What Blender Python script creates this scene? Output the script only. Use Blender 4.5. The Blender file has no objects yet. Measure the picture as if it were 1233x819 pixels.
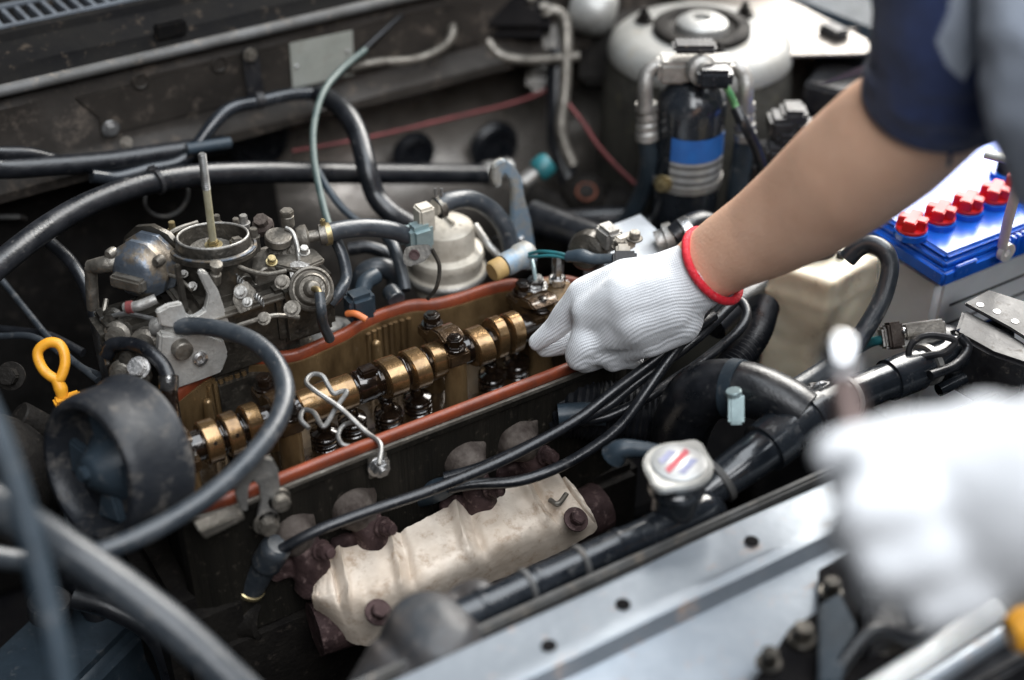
import bpy, bmesh, math, random
from mathutils import Vector, Matrix, noise

# ------------------------------------------------------------------ camera
random.seed(7)
scene = bpy.context.scene
W, HH, F = 1233.0, 819.0, 1712.0
H = 0.70
PIT, AZ = math.radians(35.9), math.radians(58.46)
FW = Vector((math.cos(AZ), math.sin(AZ), 0)); RT = Vector((math.sin(AZ), -math.cos(AZ), 0)); UP = Vector((0, 0, 1))
CD = FW*math.cos(PIT) - UP*math.sin(PIT)      # view direction
CU = FW*math.sin(PIT) + UP*math.cos(PIT)
CP = Vector((0, 0, H))
V0 = Vector((.5, .8, 0))
cam = bpy.data.cameras.new('camera'); camo = bpy.data.objects.new('camera', cam); scene.collection.objects.link(camo)
camo.matrix_world = Matrix.Translation(CP) @ Matrix((RT, CU, -CD)).transposed().to_4x4()
cam.sensor_width = 36; cam.lens = F/W*36; cam.clip_start = 0.02; cam.clip_end = 500
cam.dof.use_dof = True; cam.dof.focus_distance = 1.15; cam.dof.aperture_fstop = 1.9; cam.dof.aperture_blades = 0
scene.camera = camo
# ------------------------------------------------------------------ light
world = bpy.data.worlds.new('World'); scene.world = world; world.use_nodes = True
bg = world.node_tree.nodes['Background']; bg.inputs[0].default_value = (.55,.68,.85,1); bg.inputs['Strength'].default_value = 0.022
def area(name, az, el, dist, sx, sy, power, color, target=V0):
    l = bpy.data.lights.new(name, 'AREA'); l.shape = 'RECTANGLE'; l.size = sx; l.size_y = sy; l.energy = power; l.color = color
    o = bpy.data.objects.new(name, l); scene.collection.objects.link(o)
    d = Vector((math.cos(math.radians(az))*math.cos(math.radians(el)), math.sin(math.radians(az))*math.cos(math.radians(el)), math.sin(math.radians(el))))
    o.location = target + d*dist; o.rotation_euler = d.to_track_quat('Z', 'Y').to_euler()
area('open_door_light', 26, 34, 4.2, 3.0, 2.2, 400, (1.0,.97,.92))      # bright opening to the rear right
area('roof_light', -25, 74, 3.6, 3.2, 3.2, 180, (.88,.94,1.0))            # cool skylight overhead
area('front_fill_light', -118, 48, 2.8, 1.8, 1.5, 76, (.95,.97,1.0), Vector((.9, .6, .1)))   # added fill lamp from the camera side, brightens arm and gloves
scene.view_settings.view_transform = 'Standard'; scene.view_settings.look = 'None'
scene.view_settings.exposure = 0.0; scene.view_settings.gamma = 1.0; scene.view_settings.use_curve_mapping = False
scene.render.engine = 'CYCLES'
scene.cycles.max_bounces = 8; scene.cycles.use_denoising = True

# ------------------------------------------------------------------ pixel -> place
def ray(x, y): return CD*F + RT*(x-W/2) - CU*(y-HH/2)
def Zp(x, y, z=0.0): r = ray(x, y); return CP + r*((z-H)/r.z)
def Yp(x, y, v): r = ray(x, y); return CP + r*(v/r.y)
def Dp(x, y, d): return CP + ray(x, y)*(d/F)
V = Vector
EX, EY, EZ = V((1,0,0)), V((0,1,0)), V((0,0,1))

def frame(axis, up=None):
    a = V(axis).normalized(); u = up or (EZ if abs(a.z) < .9 else EX)
    x = V(u).cross(a).normalized(); y = a.cross(x).normalized()
    return x, y, a
# ------------------------------------------------------------------ materials
def mat(name, c1, c2=None, rough=.5, rough2=None, metal=0.0, scale=40, bump=.15, bscale=None, spec=.5, coat=0, dust=None, dustamt=.0, contrast=(.35,.65), detail=6, sheen=0, trans=0, sub=0, alpha=None, stretch=None):
    m = bpy.data.materials.new(name); m.use_nodes = True; n = m.node_tree.nodes; l = m.node_tree.links
    b = n['Principled BSDF']
    tc = n.new('ShaderNodeTexCoord'); co = tc.outputs['Object']
    if stretch:
        mp = n.new('ShaderNodeMapping'); mp.inputs['Scale'].default_value = stretch; l.new(co, mp.inputs[0]); co = mp.outputs[0]
    c2 = c2 or tuple(x*.6 for x in c1)
    nz = n.new('ShaderNodeTexNoise'); nz.inputs['Scale'].default_value = scale; nz.inputs['Detail'].default_value = detail; nz.inputs['Roughness'].default_value = .62
    l.new(co, nz.inputs['Vector'])
    rp = n.new('ShaderNodeValToRGB'); rp.color_ramp.elements[0].position = contrast[0]; rp.color_ramp.elements[1].position = contrast[1]
    rp.color_ramp.elements[0].color = (*c1, 1); rp.color_ramp.elements[1].color = (*c2, 1)
    l.new(nz.outputs['Fac'], rp.inputs[0]); col = rp.outputs[0]
    mr = n.new('ShaderNodeMapRange'); mr.inputs[1].default_value = .3; mr.inputs[2].default_value = .7
    mr.inputs[3].default_value = rough; mr.inputs[4].default_value = rough2 if rough2 is not None else min(1, rough*1.35)
    l.new(nz.outputs['Fac'], mr.inputs[0]); rr = mr.outputs[0]
    met = None
    if dust:
        n2 = n.new('ShaderNodeTexNoise'); n2.inputs['Scale'].default_value = scale*2.3+17; n2.inputs['Detail'].default_value = 9; n2.inputs['Roughness'].default_value = .7
        l.new(tc.outputs['Object'], n2.inputs['Vector'])
        r2 = n.new('ShaderNodeValToRGB'); r2.color_ramp.elements[0].position = .62-.3*dustamt; r2.color_ramp.elements[1].position = .82-.25*dustamt
        l.new(n2.outputs['Fac'], r2.inputs[0])
        mx = n.new('ShaderNodeMixRGB'); l.new(r2.outputs[0], mx.inputs[0]); l.new(col, mx.inputs[1]); mx.inputs[2].default_value = (*dust, 1); col = mx.outputs[0]
        m2 = n.new('ShaderNodeMixRGB'); l.new(r2.outputs[0], m2.inputs[0]); l.new(rr, m2.inputs[1]); m2.inputs[2].default_value = (.85,.85,.85,1); rr = m2.outputs[0]
        if metal > 0:
            m3 = n.new('ShaderNodeMapRange'); l.new(r2.outputs[0], m3.inputs[0]); m3.inputs[3].default_value = metal; m3.inputs[4].default_value = 0.0; met = m3.outputs[0]
    l.new(col, b.inputs['Base Color']); l.new(rr, b.inputs['Roughness'])
    b.inputs['Metallic'].default_value = metal
    if met: l.new(met, b.inputs['Metallic'])
    b.inputs['Specular IOR Level'].default_value = spec
    if coat: b.inputs['Coat Weight'].default_value = coat; b.inputs['Coat Roughness'].default_value = .06
    if sheen: b.inputs['Sheen Weight'].default_value = sheen; b.inputs['Sheen Roughness'].default_value = .5
    if trans: b.inputs['Transmission Weight'].default_value = trans
    if sub: b.inputs['Subsurface Weight'].default_value = sub; b.inputs['Subsurface Radius'].default_value = (.02,.01,.006); b.inputs['Subsurface Scale'].default_value = .4
    if bump:
        n3 = n.new('ShaderNodeTexNoise'); n3.inputs['Scale'].default_value = bscale or scale*6; n3.inputs['Detail'].default_value = 5
        l.new(co, n3.inputs['Vector'])
        bp = n.new('ShaderNodeBump'); bp.inputs['Strength'].default_value = bump; bp.inputs['Distance'].default_value = .002
        l.new(n3.outputs['Fac'], bp.inputs['Height']); l.new(bp.outputs[0], b.inputs['Normal'])
    return m

DUST = (.22,.19,.16)
rubber   = mat('dusty_black_rubber', (.005,.006,.008), (.012,.013,.016), .24, .42, scale=60, bump=.12, spec=.6, dust=(.07,.066,.062), dustamt=.12)
rubberG  = mat('grey_weathered_rubber', (.018,.023,.029), (.036,.042,.049), .28, .46, scale=50, bump=.12, spec=.6, dust=(.15,.14,.13), dustamt=.2)
boxpaint = mat('pale_grey_box_paint', (.58,.60,.62), (.44,.455,.47), .35, .5, scale=30, bump=.1, dust=(.3,.28,.25), dustamt=.15)
studm    = mat('pale_yellow_zinc', (.60,.57,.42), (.42,.38,.24), .35, .5, metal=.5, scale=60, bump=.1)
rubberT  = mat('teal_grey_rubber', (.040,.066,.064), (.085,.11,.10), .4, .6, scale=60, bump=.1)
blackpl  = mat('black_plastic', (.012,.012,.014), (.03,.03,.032), .3, .5, scale=50, bump=.12, dust=DUST, dustamt=.15, spec=0.3)
blackglo = mat('glossy_black_paint', (.008,.01,.013), (.02,.024,.03), .12, .35, scale=30, bump=.08, coat=.4, dust=(.1,.1,.1), dustamt=.1)
oilblack = mat('oily_black_steel', (.006,.004,.003), (.018,.010,.006), .1, .25, metal=.35, scale=60, bump=.25, bscale=120, coat=.9)
oilgold  = mat('oil_varnished_steel', (.32,.20,.095), (.09,.05,.022), .18, .34, metal=.85, scale=48, bump=.12, coat=.4, contrast=(.36,.74))
oilcast  = mat('oil_stained_aluminium', (.23,.15,.072), (.065,.038,.016), .24, .44, metal=.6, scale=35, bump=.25, bscale=200, coat=.25, stretch=(1,1,.35))
oilbrown = mat('oil_coated_brown_casting', (.10,.06,.03), (.03,.018,.01), .14, .3, metal=.6, scale=50, bump=.3, bscale=150, coat=.8)
palealu  = mat('pale_pressed_steel', (.60,.59,.56), (.36,.345,.32), .4, .6, metal=.45, scale=40, bump=.3, bscale=260, dust=(.2,.175,.15), dustamt=.28)
oilpool  = mat('black_oil', (.010,.007,.004), (.02,.012,.006), .05, .15, scale=30, bump=.5, bscale=70, coat=1)
gasketm  = mat('red_rubber_gasket', (.20,.041,.015), (.12,.024,.009), .32, .5, scale=70, bump=.12, dust=(.1,.03,.015), dustamt=.15)
castdark = mat('grimy_cast_iron', (.018,.016,.014), (.008,.007,.0065), .5, .75, metal=.2, scale=40, bump=.5, bscale=260, dust=(.07,.057,.047), dustamt=.12, spec=0.12)
headside = mat('grimy_head_side', (.018,.016,.013), (.007,.0065,.0055), .42, .7, metal=.3, scale=60, bump=1.0, bscale=300, stretch=(1,1,.04), dust=(.12,.1,.08), dustamt=.1, spec=0.15)
rust     = mat('rusty_purple_iron', (.066,.040,.039), (.026,.015,.015), .6, .85, metal=.2, scale=50, bump=.5, bscale=260, dust=(.2,.14,.13), dustamt=.25, spec=0.2)
rustlt   = mat('pale_corroded_iron', (.105,.088,.076), (.04,.03,.026), .6, .85, metal=.2, scale=60, bump=.5, bscale=280, spec=0.2)
alu      = mat('cast_aluminium', (.42,.41,.39), (.22,.21,.195), .36, .6, metal=.75, scale=45, bump=.35, bscale=300, dust=(.16,.14,.12), dustamt=.3)
aludirty = mat('dirty_carburettor_zinc', (.24,.22,.19), (.075,.066,.055), .34, .6, metal=.7, scale=42, bump=.4, bscale=260, dust=(.09,.075,.06), dustamt=.35, coat=.1)
aludark  = mat('oily_dark_zinc', (.085,.076,.063), (.02,.018,.015), .28, .52, metal=.6, scale=45, bump=.4, bscale=260, dust=(.06,.05,.04), dustamt=.3, coat=.2)
aluiri   = mat('bluish_passivated_zinc', (.13,.155,.19), (.20,.165,.125), .3, .52, metal=.6, scale=46, bump=.3, bscale=220, contrast=(.46,.56), dust=(.1,.085,.07), dustamt=.25)
brass    = mat('yellow_zinc_plating', (.46,.39,.22), (.22,.17,.09), .32, .55, metal=.85, scale=70, bump=.15)
steel    = mat('bright_steel', (.62,.62,.62), (.38,.37,.36), .22, .4, metal=.95, scale=70, bump=.15, dust=(.15,.12,.1), dustamt=.1)
steelwet = mat('oily_bright_steel', (.5,.5,.5), (.06,.055,.05), .08, .2, metal=.95, scale=90, bump=.2, coat=.6)
wiresteel= mat('dull_wire_steel', (.24,.24,.235), (.13,.125,.12), .4, .55, metal=.7, scale=80, bump=.15)
beigecap = mat('beige_painted_metal', (.52,.48,.41), (.36,.325,.27), .4, .6, metal=.15, scale=40, bump=.25, bscale=240, dust=(.17,.145,.11), dustamt=.25)
shieldm  = mat('weathered_heat_shield', (.62,.54,.455), (.45,.365,.285), .5, .75, metal=.1, scale=22, bump=.3, bscale=160, dust=(.27,.18,.115), dustamt=.32)
bodypaint= mat('grey_body_paint', (.043,.037,.032), (.022,.019,.0165), .42, .65, metal=.1, scale=14, bump=.2, bscale=180, dust=(.13,.105,.085), dustamt=.3, spec=0.2)
bodylight= mat('pale_body_paint', (.22,.20,.18), (.08,.07,.06), .22, .42, metal=.55, scale=12, bump=.15, bscale=160, dust=(.24,.2,.17), dustamt=.2)
bodywhite= mat('pale_strut_paint', (.27,.268,.255), (.17,.165,.15), .34, .55, metal=.1, scale=14, bump=.12, dust=(.26,.22,.15), dustamt=.15)
shadewall= mat('shaded_tower_wall', (.075,.072,.06), (.035,.033,.03), .6, .85, scale=18, bump=.5, bscale=140, dust=(.12,.11,.07), dustamt=.2, spec=0.15)  # shade on the tower sides put into a dark, dirty wall colour
panelm   = mat('silver_blue_paint', (.28,.31,.345), (.20,.225,.255), .28, .45, metal=.45, scale=16, bump=.1, dust=(.36,.22,.13), dustamt=.14)  # orange-brown patches: rust spots, and a warm reflection put into the colour
cowlm    = mat('black_cowl_plastic', (.004,.004,.0045), (.009,.0085,.008), .7, .9, scale=25, bump=.2, dust=(.085,.066,.05), dustamt=.15, spec=0.06)
sealm    = mat('grey_rubber_seal', (.10,.10,.10), (.055,.053,.05), .4, .6, scale=20, bump=.15, dust=(.2,.17,.14), dustamt=.25, spec=0.25)
grillem  = mat('grey_grille_plastic', (.12,.135,.155), (.07,.078,.09), .4, .55, scale=30, bump=.1)
insul    = mat('black_insulation', (.012,.011,.0105), (.006,.0055,.005), .65, .9, scale=25, bump=.6, bscale=120, dust=(.045,.038,.032), dustamt=.2, spec=0.08)
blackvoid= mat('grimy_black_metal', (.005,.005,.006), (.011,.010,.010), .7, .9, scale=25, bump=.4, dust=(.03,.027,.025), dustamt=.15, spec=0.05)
yellow   = mat('yellow_plastic', (.78,.36,.025), (.62,.26,.02), .35, .5, scale=40, bump=.08, dust=(.35,.19,.05), dustamt=.12)
tan      = mat('tan_rubber', (.42,.28,.11), (.30,.19,.07), .5, .7, scale=50, bump=.1)
orange   = mat('orange_rubber', (.6,.17,.05), (.45,.11,.03), .45, .6, scale=50, bump=.1)
rustorange= mat('rusty_orange', (.16,.045,.02), (.09,.025,.012), .7, .85, scale=60, bump=.2)
teal     = mat('teal_plastic', (.02,.14,.16), (.014,.09,.10), .35, .5, scale=60, bump=.1)
redwire  = mat('dusty_red_wire', (.17,.032,.032), (.10,.02,.02), .5, .7, scale=60, bump=.05)
greenwire= mat('green_wire', (.05,.22,.08), (.16,.28,.12), .45, .6, scale=60, bump=.05)
blueplast= mat('blue_plastic', (.014,.15,.72), (.012,.115,.60), .2, .3, scale=30, bump=.04, spec=.6)
redplast = mat('red_plastic', (.75,.015,.02), (.62,.012,.015), .4, .5, scale=40, bump=.04)
batcase  = mat('translucent_grey_case', (.84,.86,.88), (.74,.76,.78), .35, .5, scale=18, bump=.05, sub=.15)
whiteplast=mat('milky_white_plastic', (.75,.75,.73), (.62,.62,.60), .3, .45, scale=40, bump=.05, sub=.15)
cream    = mat('aged_translucent_plastic', (.80,.72,.56), (.70,.58,.41), .35, .5, scale=10, bump=.08, bscale=90, sub=.25, contrast=(.3,.8), dust=(.36,.25,.15), dustamt=.12)
bluelabel= mat('blue_label_paper', (.02,.13,.42), (.02,.10,.34), .4, .55, scale=40, bump=.04)
silverlab= mat('silver_label', (.55,.56,.56), (.40,.40,.39), .3, .45, metal=.5, scale=60, bump=.05)
bluegreyd= mat('blue_grey_plastic', (.030,.044,.058), (.018,.027,.036), .33, .5, scale=30, bump=.15, dust=(.13,.13,.13), dustamt=.15, spec=0.35)
drumm    = mat('worn_black_cover', (.011,.013,.017), (.022,.023,.025), .32, .55, scale=16, bump=.3, bscale=130, dust=(.10,.09,.08), dustamt=.3, spec=0.3)
skin     = mat('tanned_skin', (.84,.53,.37), (.72,.42,.28), .40, .55, scale=26, bump=.3, bscale=420, sub=.12, contrast=(.3,.75))
navy     = mat('navy_cloth', (.014,.030,.11), (.009,.02,.075), .75, .9, scale=120, bump=.3, bscale=1500, sheen=.3)
greycloth= mat('pale_grey_cloth', (.36,.40,.47), (.29,.325,.39), .75, .9, scale=30, bump=.3, bscale=1500, sheen=.2)
blackcloth=mat('black_cloth', (.006,.006,.008), (.01,.01,.012), .85, .95, scale=30, bump=.3, bscale=1500)
redcuff  = mat('red_knit_edge', (.72,.012,.03), (.50,.008,.02), .6, .8, scale=300, bump=.6, bscale=600, dust=(.85,.6,.6), dustamt=.12)
chromeb  = mat('polished_chrome', (.75,.76,.78), (.68,.69,.7), .08, .15, metal=1, scale=20, bump=0)
brownsteel=mat('oiled_brown_steel', (.16,.12,.11), (.09,.065,.06), .3, .45, metal=.7, scale=40, bump=.1)
clampm   = mat('pale_teal_clamp', (.36,.46,.47), (.24,.32,.33), .35, .5, metal=.5, scale=60, bump=.1)
capm     = mat('worn_silver_cap', (.42,.42,.405), (.27,.265,.25), .34, .55, metal=.5, scale=40, bump=.1)
capred   = mat('red_print', (.55,.06,.08), (.42,.05,.09), .4, .5, scale=60, bump=.02)
capblue  = mat('faded_blue_print', (.25,.28,.45), (.35,.32,.42), .4, .5, scale=60, bump=.02)
platem   = mat('aged_data_plate', (.42,.43,.39), (.32,.33,.29), .45, .6, metal=.3, scale=30, bump=.05, dust=(.25,.2,.15), dustamt=.2)

def knit(name, c1, c2, freq=900):
    m = mat(name, c1, c2, .8, .95, scale=25, bump=0, sheen=.35, contrast=(.35,.7))
    n = m.node_tree.nodes; l = m.node_tree.links; b = n['Principled BSDF']
    tc = n.new('ShaderNodeTexCoord')
    hz = Dp(846,326,1.114)-Dp(715,378,1.13); hz.normalize(); x_, y_, _ = frame(hz)
    nz = n.new('ShaderNodeTexNoise'); nz.inputs['Scale'].default_value = 45; nz.inputs['Detail'].default_value = 5
    l.new(tc.outputs['Object'], nz.inputs['Vector'])
    def wale(d, period, amp):
        v = n.new('ShaderNodeVectorMath'); v.operation = 'DOT_PRODUCT'; l.new(tc.outputs['Object'], v.inputs[0]); v.inputs[1].default_value = d*(2*math.pi/period)
        a = n.new('ShaderNodeMath'); a.operation = 'MULTIPLY_ADD'; l.new(nz.outputs['Fac'], a.inputs[0]); a.inputs[1].default_value = 9.0; l.new(v.outputs['Value'], a.inputs[2])
        c = n.new('ShaderNodeMath'); c.operation = 'SINE'; l.new(a.outputs[0], c.inputs[0])
        g = n.new('ShaderNodeMath'); g.operation = 'MULTIPLY'; l.new(c.outputs[0], g.inputs[0]); g.inputs[1].default_value = amp; return g
    g1, g2 = wale(x_+y_*.55, .0023, .5), wale(hz, .0016, .22)
    a = n.new('ShaderNodeMath'); a.operation = 'ADD'; l.new(g1.outputs[0], a.inputs[0]); l.new(g2.outputs[0], a.inputs[1])
    a2 = n.new('ShaderNodeMath'); a2.operation = 'MULTIPLY_ADD'; l.new(nz.outputs['Fac'], a2.inputs[0]); a2.inputs[1].default_value = 2.5; l.new(a.outputs[0], a2.inputs[2])
    bp = n.new('ShaderNodeBump'); bp.inputs['Strength'].default_value = .65; bp.inputs['Distance'].default_value = .0007
    l.new(a2.outputs[0], bp.inputs['Height']); l.new(bp.outputs[0], b.inputs['Normal'])
    return m
glovem = knit('white_knit_cotton', (.72,.735,.76), (.61,.62,.64))

# ------------------------------------------------------------------ builders
ORG = {}
def col(): return scene.collection
def smooth_path(pts, n=6):
    pts = [V(p) for p in pts]
    if len(pts) < 3: return pts
    out = []
    P = [pts[0]*2-pts[1]] + pts + [pts[-1]*2-pts[-2]]
    for i in range(1, len(P)-2):
        p0, p1, p2, p3 = P[i-1:i+3]
        for k in range(n):
            t = k/n
            out.append(.5*((2*p1)+(p2-p0)*t+(2*p0-5*p1+4*p2-p3)*t*t+(3*p1-p0-3*p2+p3)*t**3))
    out.append(pts[-1]); return out
class B:
    def __init__(s): s.bm = bmesh.new()
    def tube(s, pts, r, seg=12, n=6, smooth=True, cap=True, flat=None):
        P = smooth_path(pts, n) if smooth else [V(p) for p in pts]
        m = len(P)
        if isinstance(r, (int, float)): R = [r]*m
        else:
            R = []
            for i in range(m):
                t = i/(m-1)*(len(r)-1); k = min(int(t), len(r)-2); f = t-k; R.append(r[k]*(1-f)+r[k+1]*f)
        T = [(P[min(i+1, m-1)]-P[max(i-1, 0)]).normalized() for i in range(m)]
        x, y, a = frame(T[0]); rings = []
        for i in range(m):
            x = (x - T[i]*x.dot(T[i])).normalized(); y = T[i].cross(x)
            rings.append([s.bm.verts.new(P[i] + (x*math.cos(2*math.pi*k/seg) + y*math.sin(2*math.pi*k/seg)*(flat or 1))*R[i]) for k in range(seg)])
        for i in range(m-1):
            for k in range(seg):
                s.bm.faces.new((rings[i][k], rings[i][(k+1) % seg], rings[i+1][(k+1) % seg], rings[i+1][k]))
        if cap: s.bm.faces.new(rings[0][::-1]); s.bm.faces.new(rings[-1])
        return s
    def loop(s, pts, r, seg=10, n=6):          # closed tube
        pts = [V(p) for p in pts]; k = len(pts); P = []
        for i in range(k):
            p0, p1, p2, p3 = pts[i-1], pts[i], pts[(i+1) % k], pts[(i+2) % k]
            for q in range(n):
                t = q/n; P.append(.5*((2*p1)+(p2-p0)*t+(2*p0-5*p1+4*p2-p3)*t*t+(3*p1-p0-3*p2+p3)*t**3))
        m = len(P); T = [(P[(i+1) % m]-P[i-1]).normalized() for i in range(m)]
        nrm = sum(((P[i]-P[0]).cross(P[(i+1) % m]-P[0]) for i in range(m)), V()).normalized(); rings = []
        for i in range(m):
            x = T[i].cross(nrm).normalized(); y = T[i].cross(x)
            rings.append([s.bm.verts.new(P[i]+(x*math.cos(2*math.pi*j/seg)+y*math.sin(2*math.pi*j/seg))*r) for j in range(seg)])
        for i in range(m):
            for j in range(seg):
                s.bm.faces.new((rings[i][j], rings[i][(j+1) % seg], rings[(i+1) % m][(j+1) % seg], rings[(i+1) % m][j]))
        return s
    def lathe(s, o, axis, prof, seg=28, sq=(1,1)):
        x, y, a = frame(axis); o = V(o); rings = []
        for r, h in prof:
            if r <= 1e-6: rings.append([s.bm.verts.new(o+a*h)])
            else: rings.append([s.bm.verts.new(o+a*h+(x*sq[0]*math.cos(2*math.pi*k/seg)+y*sq[1]*math.sin(2*math.pi*k/seg))*r) for k in range(seg)])
        for A, C in zip(rings, rings[1:]):
            for k in range(seg):
                q = [A[k % len(A)], A[(k+1) % len(A)], C[(k+1) % len(C)], C[k % len(C)]]
                u = []
                for v in q:
                    if v not in u: u.append(v)
                if len(u) > 2: s.bm.faces.new(u)
        if len(rings[0]) > 1 and len(rings[-1]) > 1:          # a ring: close the profile on itself
            A, C = rings[-1], rings[0]
            for k in range(seg): s.bm.faces.new((A[k], A[(k+1) % seg], C[(k+1) % seg], C[k]))
        elif len(rings[0]) > 1: s.bm.faces.new(rings[0][::-1])
        elif len(rings[-1]) > 1: s.bm.faces.new(rings[-1])
        return s
    def cyl(s, a, b, r, seg=20, bev=None, r2=None):
        a, b = V(a), V(b); d = b-a; L = d.length; r2 = r2 if r2 is not None else r
        e = bev if bev is not None else min(r, L)*.12
        return s.lathe(a, d, [(0,0),(r-e,0),(r,e),(r2,L-e),(r2-e,L),(0,L)], seg)
    def box(s, c, size, ax=None, bev=.0015, seg=2):
        x, y, z = ax or (EX, EY, EZ); c = V(c); vs = []
        for i in (-1, 1):
            for j in (-1, 1):
                for k in (-1, 1): vs.append(s.bm.verts.new(c+x*i*size[0]/2+y*j*size[1]/2+z*k*size[2]/2))
        fs = [s.bm.faces.new([vs[i] for i in q]) for q in ((0,1,3,2),(4,6,7,5),(0,4,5,1),(2,3,7,6),(0,2,6,4),(1,5,7,3))]
        if bev: s._bev(fs, min(bev, min(size)*.45), seg)
        return s
    def prism(s, poly, ext, bev=.001, seg=2):
        poly = [V(p) for p in poly]; ext = V(ext)
        a = [s.bm.verts.new(p) for p in poly]; b = [s.bm.verts.new(p+ext) for p in poly]
        fs = [s.bm.faces.new(a[::-1]), s.bm.faces.new(b)]
        for i in range(len(a)):
            j = (i+1) % len(a); fs.append(s.bm.faces.new((a[i], a[j], b[j], b[i])))
        if bev: s._bev(fs, bev, seg)
        return s
    def _bev(s, fs, w, seg):
        bmesh.ops.recalc_face_normals(s.bm, faces=fs)
        es = set(e for f in fs for e in f.edges)
        bmesh.ops.bevel(s.bm, geom=list(es), offset=w, segments=seg, affect='EDGES', clamp_overlap=True)
    def ball(s, c, r, sc=(1,1,1), ax=None, u=20, v=12):
        x, y, z = ax or (EX, EY, EZ); c = V(c); rings = []
        for i in range(v+1):
            t = math.pi*i/v
            if i in (0, v): rings.append([s.bm.verts.new(c+z*math.cos(t)*r*sc[2])])
            else: rings.append([s.bm.verts.new(c+(x*sc[0]*math.cos(2*math.pi*k/u)+y*sc[1]*math.sin(2*math.pi*k/u))*math.sin(t)*r+z*math.cos(t)*r*sc[2]) for k in range(u)])
        for A, C in zip(rings, rings[1:]):
            for k in range(u):
                q = []
                for vv in (A[k % len(A)], A[(k+1) % len(A)], C[(k+1) % len(C)], C[k % len(C)]):
                    if vv not in q: q.append(vv)
                s.bm.faces.new(q)
        return s
    def grid(s, pts, thick=.0):               # pts[i][j] world points
        g = [[s.bm.verts.new(V(p)) for p in row] for row in pts]; fs = []
        for i in range(len(g)-1):
            for j in range(len(g[0])-1): fs.append(s.bm.faces.new((g[i][j], g[i+1][j], g[i+1][j+1], g[i][j+1])))
        if thick:
            bmesh.ops.recalc_face_normals(s.bm, faces=fs)
            bmesh.ops.solidify(s.bm, geom=fs, thickness=thick)
        return s
    def hexn(s, c, axis, r, h, flange=None):
        x, y, a = frame(axis); c = V(c)
        if flange: s.cyl(c, c+a*h*.25, flange, 20); c0 = c+a*h*.24
        else: c0 = c
        s.prism([c0+(x*math.cos(math.pi/3*k)+y*math.sin(math.pi/3*k))*r for k in range(6)], a*h, bev=r*.13)
        return s
    def obj(s, name, m, parent=None, sharp=38, kind=None):
        bm = s.bm; bmesh.ops.recalc_face_normals(bm, faces=bm.faces)
        for f in bm.faces: f.smooth = True
        ca = math.radians(sharp)
        for e in bm.edges:
            if len(e.link_faces) == 2 and e.calc_face_angle(0) > ca: e.smooth = False
        if parent: o0 = ORG[parent.name]
        else:
            xs = [v.co for v in bm.verts]
            o0 = V((sum(v.x for v in xs)/len(xs), sum(v.y for v in xs)/len(xs), min(v.z for v in xs)))
        bmesh.ops.translate(bm, verts=bm.verts, vec=-o0)
        me = bpy.data.meshes.new(name); bm.to_mesh(me); bm.free(); me.materials.append(m)
        o = bpy.data.objects.new(name, me); col().objects.link(o)
        if parent: o.parent = parent
        else: o.location = o0
        ORG[o.name] = o0
        if kind: o['kind'] = kind
        return o
def tag(o, label, cat, group=None):
    o['label'] = label; o['category'] = cat
    if group: o['group'] = group
    return o
def thing(name, label, cat, loc, group=None):
    o = bpy.data.objects.new(name, None); col().objects.link(o); o.location = V(loc); o.empty_display_size = .02
    ORG[o.name] = V(loc); return tag(o, label, cat, group)
GROUPS = {'vacuum_hose':'vacuum hoses around the carburettor','coolant_hose':'coolant hoses','pipe':'pipes along the firewall','cable':'cables in the left corner','hose':'hoses behind the engine','signal_wire':'red signal wires','refrigerant_hose':'hoses of the drier','switch_lead':'leads of the drier switch','wiring_loom':'looms under the bulkhead','brake_pipe':'brake pipes on the bulkhead'}
def hose(name, label, cat, pts, r, m, group=None, seg=14, n=7):
    group = group or GROUPS.get(name)
    return tag(B().tube(pts, r, seg, n).obj(name, m), label, cat, group)
def struct(o): o['kind'] = 'structure'; return o
def remeshed(b, name, m, parent, voxel=.003, it=6, kind=None, disp=None):
    o = b.obj(name, m, parent)
    mod = o.modifiers.new('r', 'REMESH'); mod.mode = 'VOXEL'; mod.voxel_size = voxel; mod.use_smooth_shade = True
    s = o.modifiers.new('s', 'SMOOTH'); s.factor = .6; s.iterations = it
    dg = bpy.context.evaluated_depsgraph_get(); me = bpy.data.meshes.new_from_object(o.evaluated_get(dg))
    o.modifiers.clear(); o.data = me
    if not me.materials: me.materials.append(m)
    for p in me.polygons: p.use_smooth = True
    if disp:
        for v in me.vertices: v.co += v.normal*disp(v.co)
    return o

# ================================================================== SETTING: the car body round the engine
def sweep(name, prof, x0, x1, m, thick=.002, nx=2, kind='structure', parent=None, wob=0):
    pts = []
    for i in range(nx+1):
        x = x0+(x1-x0)*i/nx
        pts.append([V((x, y+wob*noise.noise(V((x*9, k, 0))), z+wob*noise.noise(V((x*9, k, 5))))) for k, (y, z) in enumerate(prof)])
    o = B().grid(pts, thick).obj(name, m, parent, sharp=30)
    if kind: o['kind'] = kind
    return o
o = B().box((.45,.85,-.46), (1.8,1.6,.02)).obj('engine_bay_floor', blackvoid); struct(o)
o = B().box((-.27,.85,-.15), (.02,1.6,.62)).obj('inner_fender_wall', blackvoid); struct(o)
firewall = sweep('firewall', [(1.213,.139),(1.206,.128),(1.205,.074),(1.200,.066),(1.186,.058),(1.186,.052),(1.205,.050),(1.255,.045),(1.268,.0),(1.268,-.45)], -.26, 1.2, bodypaint, .002, 40, wob=.0015)
sweep('sound_insulation', [(1.250,.040),(1.255,.0),(1.245,-.06),(1.235,-.12),(1.24,-.30),(1.24,-.44)], -.25, .47, insul, .008, 30, parent=firewall, kind=None, wob=.008)
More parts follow.
